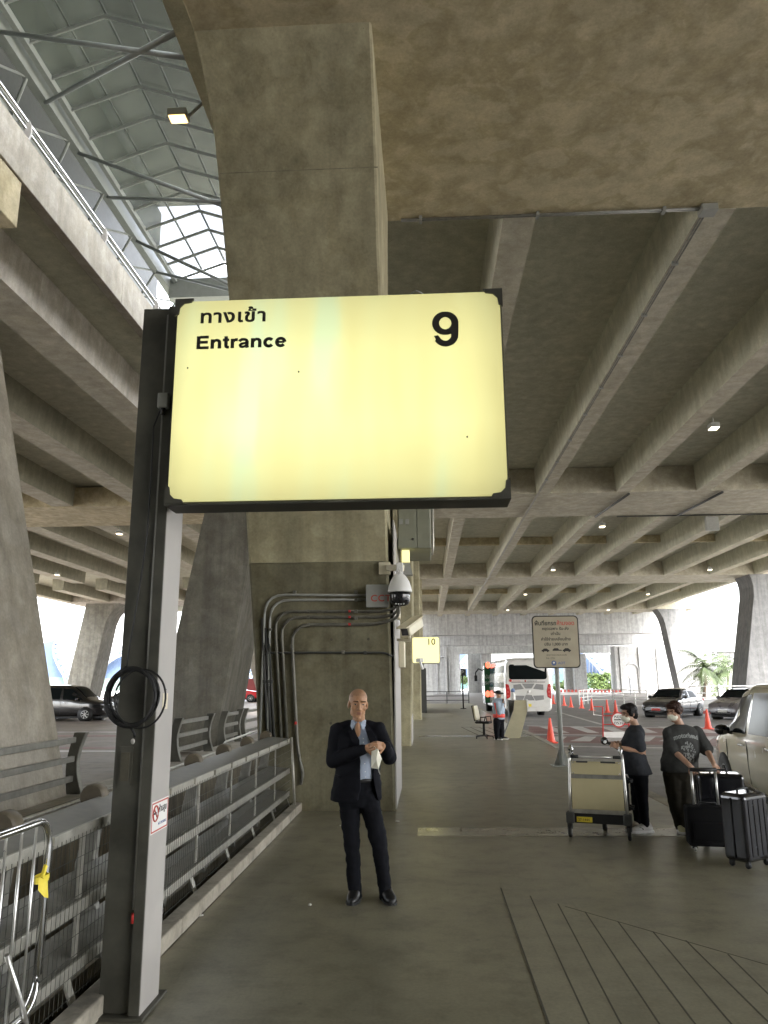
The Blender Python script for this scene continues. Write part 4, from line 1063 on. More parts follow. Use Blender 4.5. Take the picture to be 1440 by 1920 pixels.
def headM(c, yaw_, pit=0, rol=0, s=1.0):
    return Matrix.Translation(V(c)) @ Matrix.Rotation(radians(yaw_),4,'Z') @ Matrix.Rotation(radians(pit),4,'X') @ Matrix.Rotation(radians(rol),4,'Y') @ Matrix.Scale(s,4)
def add_head(m, H):
    old = m.M; m.M = H
    m.ell((0,.018,.038),(.074,.094,.080),20,14); m.ell((0,-.022,-.028),(.062,.068,.084),20,14); m.ell((0,-.030,-.078),(.050,.050,.036),16,10)
    m.ell((0,-.066,-.098),(.022,.018,.016)); cap(m,(0,-.084,.018),(0,-.104,-.028),.008,.0125,10)
    for s in (-1,1):
        m.ell((s*.012,-.094,-.033),(.009,.011,.008)); m.ell((s*.040,-.060,-.022),(.024,.022,.022)); cap(m,(s*.012,-.083,.031),(s*.048,-.070,.030),.009,.008,8)
        m.ell((s*.076,.012,-.006),(.009,.020,.032)); m.ell((s*.046,-.008,-.062),(.015,.036,.030))
    m.ell((0,-.087,-.056),(.024,.010,.006)); m.ell((0,-.086,-.068),(.021,.010,.007))
    m.M = old
def face_parts(H, t, body, brows=True, lips=True):
    for s in (-1,1):
        m = MB(); m.M = H; m.ell((s*.032,-.0755,.008),(.0125,.008,.0048),10,7); e = put(m,'eye',EYEW,t)
        m = MB(); m.M = H; m.ell((s*.032,-.0815,.008),(.0060,.004,.0050),8,6); put(m,'iris',M['ink'],e)
        m = MB(); m.M = H; cap(m,(s*.016,-.083,.0135),(s*.046,-.076,.0125),.0032,.0028,6); put(m,'eyelid',STUB,e)
        if brows:
            m = MB(); m.M = H; cap(m,(s*.014,-.0915,.031),(s*.050,-.077,.033),.0042,.0028,6); put(m,'eyebrow',HAIR,t)
    if lips:
        m = MB(); m.M = H; m.ell((0,-.0925,-.0565),(.023,.006,.0042),12,6); m.ell((0,-.0915,-.0665),(.020,.006,.005),12,6); put(m,'lips',LIP,t)
def add_hand(m, wrist, d, nrm, side, curl, s=1.0, spread=.06):
    """palm, four fingers and a thumb; d = towards the fingers, nrm = back of the hand, side = +1/-1 thumb side"""
    w = V(wrist); d = V(d).normalized(); nrm = V(nrm); nrm = (nrm-d*nrm.dot(d)).normalized(); a = d.cross(nrm)*side
    cap(m, w-d*.02*s, w+d*.02*s, .026*s, .028*s, 10)
    for k in range(4):
        o = a*(.030-.020*k)*s
        cap(m, w+d*.02*s+o*.7, w+d*.088*s+o, .0135*s, .0105*s, 8)
    L = (.040,.045,.041,.032)
    for k in range(4):
        p = w+d*(.088-(.006 if k in (0,3) else 0))*s+a*(.030-.020*k)*s; ang = 0; dd = (d+a*(spread*(1.5-k)/1.5)).normalized(); r = .0095*s
        for j in range(3):
            ang += curl*(1, 1.1, .8)[j]*(1+.08*k)
            v = dd*cos(ang)-nrm*sin(ang); q = p+v*L[k]*s*(1,.72,.55)[j]
            cap(m, p, q, r, r*.9, 8); p = q; r *= .9
    p = w+d*.025*s+a*.026*s; v = (d*.55+a*.75-nrm*.35).normalized(); q = p+v*.042*s; cap(m,p,q,.0125*s,.0105*s,8)
    v2 = (d*.85+a*.2-nrm*.45).normalized(); cap(m,q,q+v2*.034*s,.0105*s,.008*s,8)

# --- the man in the suit ---------------------------------------------------
MY = 6.95
def A(x, y, dy=0.0): return at(x, y, MY+dy)
t = thing('person', 'man with shaved head in a dark suit standing before the piped pier', 'person', (A(697,1685).x, MY, 0))
H = headM(A(671.5,1321,-.02), 12, 4, 3, 1.07)
neck0, neck1 = A(673,1342,.03), A(672,1368,.05)
sL, eL, wL = A(633,1371,.06), A(625,1426,.02), A(684,1404,-.24)
sR, eR, wR = A(709,1369,.06), A(730,1420,.0), A(722,1399,-.22)
hipL, knL, anL = A(654,1492,.05), A(660,1590,.0), A(667,1662,.04)
hipR, knR, anR = A(690,1492,.05), A(712,1588,.0), A(724,1662,.04)
c0 = A(672,1440,.06)
m = MB(); add_head(m, H); cap(m, neck0, neck1, .053, .058)
stack(m, [(A(672,1366).z,c0.x,MY+.06,.06,.05),(A(672,1380).z,c0.x,MY+.06,.15,.085),(A(672,1410).z,c0.x,MY+.06,.145,.10),(A(672,1450).z,c0.x,MY+.06,.13,.095),(A(672,1490).z,c0.x,MY+.06,.135,.095),(A(672,1502).z,c0.x,MY+.06,.10,.08)])
chain(m,[sL,eL,wL],[.042,.036,.026]); chain(m,[sR,eR,wR],[.042,.036,.026])
chain(m,[hipL,knL,anL],[.075,.052,.038]); chain(m,[hipR,knR,anR],[.075,.052,.038])
cap(m, V((anL.x,anL.y,.06)), V((anL.x-.01,anL.y-.10,.04)), .03,.025); cap(m, V((anR.x,anR.y,.06)), V((anR.x+.03,anR.y-.10,.04)), .03,.025)
dL = (A(703,1399,-.27)-wL); dR = (A(703,1397,-.29)-wR)
add_hand(m, wL, dL, V((.1,-1,.25)), 1, .42, .95); add_hand(m, wR, dR, V((.25,-1,.35)), -1, .62, .95)
body = remesh(m, 'body', SKIN, t, .0045, 2)
face_parts(H, t, body)
m = MB(); m.M = H; m.ell((0,.022,.044),(.0755,.0955,.080),24,16)
m.v = [p for p in m.v]
hc = m.mesh('x'); bm = bmesh.new(); bm.from_mesh(hc); Hi = H.inverted()
bmesh.ops.delete(bm, geom=[f for f in bm.faces if (lambda q: q.z < .035+(-.0 if q.y > .02 else (.02-q.y)*.55))(Hi @ f.calc_center_median())], context='FACES')
bm.to_mesh(hc); bm.free(); hc.transform(t.matrix_basis.inverted()); hc.polygons.foreach_set('use_smooth',[True]*len(hc.polygons)); hc.materials.append(STUB)
ho = bpy.data.objects.new('hair', hc); COL.objects.link(ho); ho.parent = t
# trousers
m = MB()
chain(m,[hipL,knL,anL+V((0,-.02,-.075))],[.096,.068,.056],16); chain(m,[hipR,knR,anR+V((0,-.02,-.075))],[.096,.068,.056],16)
stack(m,[(A(672,1444).z,c0.x,MY+.06,.150,.105),(A(672,1470).z,c0.x,MY+.06,.158,.112),(A(672,1500).z,c0.x,MY+.055,.168,.118),(A(672,1514).z,c0.x,MY+.05,.13,.10)])
remesh(m,'trousers',TROU,t,.009,3,.009,9)
# shirt
m = MB()
zz = lambda y: A(672,y).z
stack(m,[(zz(1350),c0.x+.004,MY+.045,.064,.060),(zz(1358),c0.x+.004,MY+.05,.070,.066),(zz(1364),c0.x,MY+.055,.10,.075),(zz(1376),c0.x,MY+.055,.165,.102),(zz(1400),c0.x,MY+.05,.168,.125),(zz(1430),c0.x,MY+.05,.160,.120),(zz(1461),c0.x+.005,MY+.05,.162,.124)])
sh = remesh(m,'shirt',SHIRT,t,.007,2,.003,10)
for s in (-1,1):
    q = A(672,1355,-.0); m = MB()
    P_ = [q+V((s*.022,-.055,-.005)), q+V((s*.060,-.02,.022)), q+V((s*.066,-.035,-.025)), q+V((s*.046,-.078,-.058))]
    n_ = V((0,-.008,0)); m.hexa([p-n_ for p in P_]+[p+n_ for p in P_]); m.build('collar', SHIRT, sh, bevel=.003)
m = MB(); m.ell(A(671,1368,-.058),(.026,.016,.062)); m.build('open_neck', SKIN, sh)
for yy in (1385,1392,1432,1447,1457): put(MB().ell(A(681+(yy-1385)*.06,yy,-.082),(.005,.003,.005),8,5),'button',M['white'],sh)
m = MB(); stack(m,[(zz(1459),c0.x+.004,MY+.052,.163,.124),(zz(1465.5),c0.x+.004,MY+.052,.164,.125)]); m.build('belt', LEATH, t)
# jacket: open shell, sleeves, lapels
def cshell(m, rings, th, n=34):
    outer = []; 
    for (z,cx,cy,rx,ry,xl,xr) in rings:
        a0 = math.asin(max(-1,min(1,(xr-cx)/rx))); a1 = 2*pi+math.asin(max(-1,min(1,(xl-cx)/rx)))
        o = [V((cx+rx*sin(a0+(a1-a0)*i/n), cy-ry*cos(a0+(a1-a0)*i/n), z)) for i in range(n+1)]
        i_ = [V((cx+(rx-th)*sin(a0+(a1-a0)*i/n), cy-(ry-th)*cos(a0+(a1-a0)*i/n), z)) for i in range(n,-1,-1)]
        outer.append(o+i_)
    return m.loft(outer, smooth=True)
m = MB(); X = lambda px, y: A(px,y,-.08).x
cshell(m,[(zz(1353),c0.x,MY+.065,.080,.078,X(658,1353),X(687,1353)),(zz(1362),c0.x,MY+.065,.105,.095,X(659,1362),X(687,1362)),(zz(1371),c0.x,MY+.06,.165,.118,X(661,1371),X(690,1371)),(zz(1380),c0.x,MY+.055,.205,.138,X(664,1380),X(693,1380)),(zz(1400),c0.x,MY+.05,.202,.155,X(671,1400),X(698,1400)),
          (zz(1425),c0.x,MY+.05,.192,.155,X(676,1425),X(700,1425)),(zz(1450),c0.x-.005,MY+.05,.196,.158,X(677,1450),X(700,1450)),(zz(1475),c0.x-.012,MY+.05,.212,.165,X(677,1475),X(703,1475)),(zz(1497),c0.x-.02,MY+.05,.225,.170,X(672,1497),X(708,1497)),(zz(1502),c0.x-.02,MY+.05,.225,.170,X(666,1502),X(711,1502))],.02)
chain(m,[sL+V((.0,0,.0)),eL,wL-(wL-eL).normalized()*.02],[.075,.066,.046],16); chain(m,[sR,eR,wR-(wR-eR).normalized()*.02],[.075,.066,.046],16)
cap(m, A(640,1366,.06), A(655,1360,.06), .05,.045); cap(m, A(705,1364,.06), A(690,1359,.06), .05,.045)
jk = remesh(m,'jacket',NAVY,t,.0075,3,.009,8)
def strip(pts, w, name, mat, parent, off=-.012):
    m = MB(); rings = []
    for i, p in enumerate(pts):
        p = V(p); ww = w[i] if isinstance(w,list) else w
        rings.append([p+V((-ww/2,0,0)),p+V((ww/2,0,0)),p+V((ww/2,off,0)),p+V((-ww/2,off,0))])
    m.loft(rings); return m.build(name, mat, parent, bevel=.003)
strip([A(658,1360,-.005),A(660,1372,-.07),A(666,1388,-.107),A(672,1402,-.118)],[.03,.06,.075,.02],'lapel',NAVY,jk)
strip([A(686,1358,-.005),A(692,1370,-.07),A(698,1384,-.107),A(700,1398,-.116)],[.03,.055,.07,.02],'lapel',NAVY,jk)
MB().obox(A(633,1455,-.07),(.012,.09,.02),(0,0,.5)).build('pocket_flap', NAVY, jk, bevel=.004)
for (an, dx, ang) in ((anL,-.012,-.1),(anR,.03,.3)):
    m = MB(); b0 = V((an.x,an.y,0))
    m.M = Matrix.Translation(b0) @ Matrix.Rotation(ang,4,'Z')
    m.loft([[V((w*cos(a),y+0*a,.005+ (h)*(.5+.5*sin(a)))) for a in [2*pi*i/14 for i in range(14)]] for (y,w,h) in ((.075,.025,.06),(.05,.043,.10),(-.02,.046,.115),(-.09,.050,.085),(-.15,.052,.065),(-.195,.036,.05),(-.212,.012,.03))], smooth=True)
    so_ = remesh(m,'shoe',LEATH,t,.008,2)
    m = MB(); m.M = Matrix.Translation(b0) @ Matrix.Rotation(ang,4,'Z')
    m.loft([[V((-w,y,.002)),V((w,y,.002)),V((w,y,.02)),V((-w,y,.02))] for (y,w) in ((.085,.03),(.05,.047),(-.09,.054),(-.16,.054),(-.205,.036),(-.22,.014))]); m.build('sole', M['black'], so_)
# the mask he holds
t2 = thing('face_mask', 'white face mask hanging from the hands of the man in the suit', 'mask', A(705,1440,-.28))
q = [A(696.5,1406,-.27),A(708.5,1404,-.30),A(715.7,1423,-.27),A(709.7,1442,-.28),A(695.8,1440,-.27)]; mid = A(706,1424,-.335)
m = MB(); n_ = V((0,.006,0)); vs = q+[mid]; m.add(vs+[p+n_*3 for p in q], [(0,1,5),(1,2,5),(2,3,5),(3,4,5),(4,0,5),(10,9,8,7,6)]+[((i+1)%5,i,6+i,6+(i+1)%5) for i in range(5)])
o = m.build('mask_cloth', MASKM, t2); 
MB().tube([A(697,1407,-.27),A(702,1399,-.30),A(706,1405,-.29)],.002,5).build('ear_loop',MASKM,t2)
MB().tube([A(709.7,1442,-.28),A(711,1448,-.27),A(713,1452,-.26)],.002,5).build('ear_loop',MASKM,t2)

# --- woman by the trolley, seen from the side, facing left -------------------
WY = 10.0
def B_(x, y, dy=0.0): return at(x, y, WY+dy)
t = thing('person', 'woman in charcoal shirt and white trainers standing behind the luggage trolley', 'person', (B_(1203,1560).x, WY, 0))
H = headM(B_(1179,1338), -72, 8, 0, .98)
neck = B_(1192,1362)
hip = B_(1196,1446); sh_n = B_(1196,1380,-.13); sh_f = B_(1194,1380,.13)
el_n = B_(1203,1409,-.15); wr_n = B_(1162,1402,-.12); el_f = B_(1196,1408,.16); wr_f = B_(1160,1396,.06)
hn, kn, an = B_(1200,1455,-.08), B_(1205,1503,-.09), B_(1210,1547,-.07)
hf, kf, af = B_(1196,1455,.08), B_(1194,1503,.08), B_(1196,1545,.10)
m = MB(); add_head(m,H); cap(m, B_(1187,1350), neck, .045,.05)
stack(m,[(B_(0,1366).z,neck.x,WY,.05,.06),(B_(0,1380).z,neck.x,WY,.085,.14),(B_(0,1410).z,neck.x-.005,WY,.10,.13),(B_(0,1445).z,hip.x,WY,.10,.13),(B_(0,1462).z,hip.x,WY,.09,.11)])
chain(m,[sh_n,el_n,wr_n],[.04,.036,.027]); chain(m,[sh_f,el_f,wr_f],[.04,.036,.027])
chain(m,[hn,kn,an],[.07,.05,.036]); chain(m,[hf,kf,af],[.07,.05,.036])
add_hand(m, wr_n, B_(1145,1394,-.08)-wr_n, V((-.2,-.8,.5)), 1, .45, .88); add_hand(m, wr_f, B_(1145,1392,.0)-wr_f, V((-.2,.8,.5)), -1, .5, .88)
for a_ in (an, af): cap(m, a_, a_+V((-.10,0,-.05)), .034,.03)
remesh(m,'body',SKIN2,t,.006,2); face_parts(H,t,None,True,False)
m = MB(); m.M = H; m.ell((0,.026,.046),(.086,.098,.086)); m.ell((0,.055,-.02),(.078,.062,.075)); m.ell((0,-.045,.085),(.066,.05,.035)); m.ell((.07,.0,.01),(.02,.045,.045)); m.ell((-.07,.0,.01),(.02,.045,.045))
remesh(m,'hair',HAIR,t,.007,2,.006,35)
m = MB(); m.M = H; m.ell((0,-.052,-.052),(.064,.062,.050)); m.ell((0,-.1,-.035),(.022,.02,.028)); remesh(m,'face_mask',MASKM,t,.006,2)
m = MB(); m.M = H; m.tube([(.05,-.06,-.03),(.074,-.02,-.005),(.082,.02,.01)],.002,5); m.tube([(-.05,-.06,-.03),(-.074,-.02,-.005),(-.082,.02,.01)],.002,5); m.build('ear_loop',MASKM,t)
m = MB()
stack(m,[(B_(0,1364).z,neck.x,WY,.062,.075),(B_(0,1374).z,neck.x-.01,WY,.11,.165),(B_(0,1392).z,B_(1187,1392).x,WY,.135,.17),(B_(0,1412).z,B_(1187,1412).x,WY,.14,.165),(B_(0,1432).z,B_(1191,1432).x,WY,.15,.18),(B_(0,1450).z,B_(1196,1450).x,WY,.172,.20),(B_(0,1452).z,B_(1196,1450).x,WY,.168,.19)])
for (a_, b_) in ((sh_n,el_n),(sh_f,el_f)): cap(m, a_, a_+(b_-a_)*.72, .075, .07, 14)
remesh(m,'shirt',CHAR,t,.009,3,.007,9)
m = MB(); chain(m,[hn,kn,an+V((0,0,-.005))],[.10,.068,.048],14); chain(m,[hf,kf,af],[.10,.068,.048],14); m.ell(hip+V((0,0,-.03)),(.125,.17,.11))
remesh(m,'trousers',TROU,t,.01,3,.005,9)
def trainer(t, an, ang, mat, L=.25):
    m = MB(); b0 = V((an.x,an.y,0)); m.M = Matrix.Translation(b0) @ Matrix.Rotation(ang,4,'Z')
    m.loft([[V((w*cos(a),y,.006+h*(.5+.5*sin(a)))) for a in [2*pi*i/14 for i in range(14)]] for (y,w,h) in ((.085,.02,.06),(.06,.042,.115),(-.01,.045,.12),(-.08,.049,.085),(-.14,.05,.065),(-.18,.034,.05),(-.195,.012,.03))], smooth=True)
    o = remesh(m,'shoe',mat,t,.008,2)
    m = MB(); m.M = Matrix.Translation(b0) @ Matrix.Rotation(ang,4,'Z')
    m.loft([[V((-w,y,.002)),V((w,y,.002)),V((w,y,.028)),V((-w,y,.028))] for (y,w) in ((.092,.03),(.05,.049),(-.09,.053),(-.15,.052),(-.19,.036),(-.203,.014))]); m.build('sole', M['white'], o)
    return o
o = trainer(t, an, radians(-80), SHOEW)
MB().obox(V((an.x-.06,an.y-.055,.06)),(.05,.004,.012),(0,.5,0)).build('stripe', M['ink'], o)
trainer(t, af, radians(-60), plain('beige_shoe',(.45,.38,.30),.7,0,.1,20))
t2 = thing('handheld_gimbal', 'black handheld camera gimbal held by the woman behind the trolley', 'gimbal', B_(1137,1392))
q = B_(1133,1389,-.03); m = MB(); m.ell(q,(.048,.04,.048)); m.build('head', M['blackgloss'], t2)
MB().tube([q, B_(1147,1396,-.05), B_(1160,1405,-.05)], .018, 8).build('grip', M['black'], t2)
MB().ell(q+V((.0,-.035,-.01)),(.02,.012,.02)).build('lens', M['white'], t2)

# --- woman with the suitcases ------------------------------------------------
WY = 9.95
t = thing('person', 'woman in printed grey T-shirt and brown trousers leaning on the suitcases', 'person', (B_(1280,1563).x, WY, 0))
H = headM(B_(1264,1334,-.03), -52, 14, 0, 1.0)
nk = B_(1276,1362); chx = B_(1277,1395).x; hpx = B_(1274,1440).x
sL, eL, wL = B_(1252,1374,-.02), B_(1264,1408,-.1), B_(1294,1436,-.34)
sR, eR, wR = B_(1308,1372,.02), B_(1326,1408,-.08), B_(1338,1431,-.40)
hL, kL, aL = B_(1262,1452), B_(1268,1505,-.02), B_(1277,1552,.06)
hR, kR, aR = B_(1285,1452), B_(1285,1505,-.04), B_(1289,1549,-.04)
m = MB(); add_head(m,H); cap(m,B_(1270,1350,-.01),nk,.048,.055)
stack(m,[(B_(0,1366).z,nk.x,WY,.06,.05),(B_(0,1380).z,chx,WY,.16,.09),(B_(0,1410).z,chx,WY,.16,.11),(B_(0,1445).z,hpx,WY,.15,.11),(B_(0,1460).z,hpx,WY,.11,.09)])
chain(m,[sL,eL,wL],[.045,.040,.028]); chain(m,[sR,eR,wR],[.045,.040,.028])
chain(m,[hL,kL,aL],[.08,.055,.038]); chain(m,[hR,kR,aR],[.08,.055,.038])
add_hand(m,wL,V((.45,-.3,-.75)),V((-.3,-.8,.4)),1,.4,.9); add_hand(m,wR,V((.1,-.5,-.8)),V((.1,-.8,.5)),-1,.5,.9)
for a_ in (aL,aR): cap(m,a_,a_+V((-.02,-.1,-.05)),.034,.03)
remesh(m,'body',SKIN2,t,.006,2); face_parts(H,t,None,True,False)
m = MB(); m.M = H; m.ell((0,.026,.044),(.087,.102,.084)); m.ell((0,.075,.0),(.07,.05,.06)); m.ell((.0,.125,-.01),(.04,.04,.045)); m.ell((0,-.05,.078),(.066,.045,.03))
for s in (-1,1): m.ell((s*.070,.0,.012),(.022,.05,.045))
remesh(m,'hair',HAIRB,t,.007,2,.006,35)
m = MB(); m.M = H; m.ell((0,-.052,-.052),(.064,.062,.050)); m.ell((0,-.1,-.035),(.022,.02,.028)); remesh(m,'face_mask',MASKM,t,.006,2)
m = MB()
stack(m,[(B_(0,1363).z,nk.x,WY,.075,.068),(B_(0,1368).z,chx+.005,WY,.15,.09),(B_(0,1376).z,chx+.005,WY,.21,.125),(B_(0,1390).z,chx,WY-.01,.215,.150),(B_(0,1410).z,chx-.01,WY-.02,.215,.165),(B_(0,1430).z,hpx,WY-.01,.222,.170),(B_(0,1446).z,hpx,WY,.226,.170),(B_(0,1448).z,hpx,WY,.22,.165)])
cap(m,sL+V((.012,0,-.005)),sL+(eL-sL)*.9,.076,.084,14); cap(m,sR+V((-.012,0,-.005)),sR+(eR-sR)*.9,.076,.084,14)
tee = remesh(m,'t_shirt',TEE,t,.009,3,.007,8)
bpy.context.view_layer.update()
bv = BVHTree.FromPolygons([t.matrix_basis @ v.co for v in tee.data.vertices],[p.vertices for p in tee.data.polygons])
def onshirt(px, py):
    d = _ray(px,py); o_ = V((0,0,CAM_H)); h = bv.ray_cast(o_, d.normalized()); return h[0]
pt = onshirt(1288,1386)
if pt is not None:
    tx = text('motorhead', .072, (0,0,0), PRINT, t, name='shirt_lettering', bold=.003, ext=.0, align='CENTER')
    me = tx.data; ctr = t.matrix_basis.inverted() @ pt
    for v in me.vertices:
        p = v.co-(t.matrix_basis.inverted() @ V((0,0,0)))
        w = pt+V((p.x*.92, 0, p.z+ .02 - p.x*p.x*1.2))
        h = bv.ray_cast(V((w.x,w.y-.5,w.z)), V((0,1,0)))
        g = (h[0] if h[0] is not None else w)-V((0,.004,0)); v.co = t.matrix_basis.inverted() @ g
    m = MB(); cpt = onshirt(1291,1408); rnd = random.Random(3)
    for k in range(90):
        a_ = rnd.uniform(0,2*pi); r_ = sqrt(rnd.random())
        w = cpt+V((.085*r_*cos(a_),0,.13*r_*sin(a_)-.02)); h = bv.ray_cast(V((w.x,w.y-.5,w.z)), V((0,1,0)))
        if h[0] is None: continue
        g = h[0]-V((0,.003,0)); s_ = rnd.uniform(.006,.016); b_ = rnd.uniform(0,pi)
        m.add([g+V((s_*cos(b_+i*2*pi/5)*(1 if i%2 else .5),0,s_*sin(b_+i*2*pi/5))) for i in range(5)],[(0,1,2,3,4)])
    m.build('shirt_print', PRINT, t)
m = MB(); chain(m,[hL,kL,aL+V((0,0,.02))],[.125,.095,.072],14); chain(m,[hR,kR,aR+V((0,0,.02))],[.125,.095,.072],14); m.ell(V((hpx,WY,B_(0,1450).z)),(.19,.15,.12))
remesh(m,'trousers',BRN,t,.01,3,.007,8)
trainer(t,aL,radians(-10),SHOEY); trainer(t,aR,radians(8),SHOEY)

# --- guard by the ramp ---------------------------------------------------------
WY = 25.1
t = thing('person', 'guard in wide black hat, pale blue shirt and reflective belt standing by the ramp', 'person', (B_(937,1386).x, WY, 0))
H = headM(B_(934,1302), 60, 10, 0, 1.0)
gx0 = B_(935,1330).x
m = MB(); add_head(m,H); cap(m,B_(934,1308),B_(933,1316),.05,.06)
stack(m,[(B_(0,1316).z,gx0,WY,.10,.10),(B_(0,1322).z,gx0,WY,.15,.15),(B_(0,1345).z,gx0,WY,.14,.14),(B_(0,1352).z,gx0,WY,.13,.13)])
s1,e1,w1 = B_(933,1320,-.17),B_(936,1336,-.2),B_(943,1318,-.14)
s2,e2,w2 = B_(936,1320,.15),B_(942,1336,.15),B_(944,1326,.0)
chain(m,[s1,e1,w1],[.05,.045,.03]); chain(m,[s2,e2,w2],[.05,.045,.03])
add_hand(m,w1,V((.3,-.1,.9)),V((1,0,-.2)),1,.6); add_hand(m,w2,V((.6,-.1,.6)),V((.6,0,-.6)),-1,.6)
l1 = [B_(932,1352,-.08),B_(931,1368,-.08),B_(932,1384,-.05)]; l2 = [B_(938,1352,.08),B_(940,1368,.08),B_(941,1384,.08)]
chain(m,l1,[.09,.06,.04]); chain(m,l2,[.09,.06,.04])
remesh(m,'body',SKIN2,t,.012,1)
m = MB(); stack(m,[(B_(0,1314).z,gx0,WY,.09,.09),(B_(0,1319).z,gx0-.01,WY,.17,.18),(B_(0,1340).z,gx0,WY,.185,.18),(B_(0,1353).z,gx0,WY,.175,.17)])
chain(m,[s1,e1,w1+(e1-w1)*.15],[.085,.075,.055]); chain(m,[s2,e2,w2+(e2-w2)*.15],[.085,.075,.055])
remesh(m,'shirt',plain('guard_shirt',(.30,.36,.43),.8,0,.1,10),t,.016,2)
BELT = plain('reflective_belt',(.75,.07,.05),.4,0,.1,10)
m = MB(); stack(m,[(B_(0,1343).z,gx0,WY,.195,.19),(B_(0,1349.5).z,gx0,WY,.19,.185)]); m.build('belt',BELT,t)
MB().bar(B_(928,1318,-.2),B_(934,1344,-.21),.06,.02).build('sash',BELT,t)
m = MB(); chain(m,[p for p in l1],[.125,.095,.075]); chain(m,[p for p in l2],[.125,.095,.075]); m.ell((gx0,WY,B_(0,1354).z),(.18,.17,.12)); remesh(m,'trousers',TROU,t,.016,2)
trainer(t,l1[2],radians(50),LEATH); trainer(t,l2[2],radians(80),LEATH)
m = MB(); m.M = H; m.lathe([(.001,.12),(.06,.125),(.085,.10),(.092,.045),(.15,.04),(.185,.055),(.19,.06),(.15,.03),(.09,.03)],(0,.01,0),20); m.build('hat',M['black'],t)
MB().obox(B_(944,1316,-.1),(.05,.05,.16)).build('radio',M['black'],t)
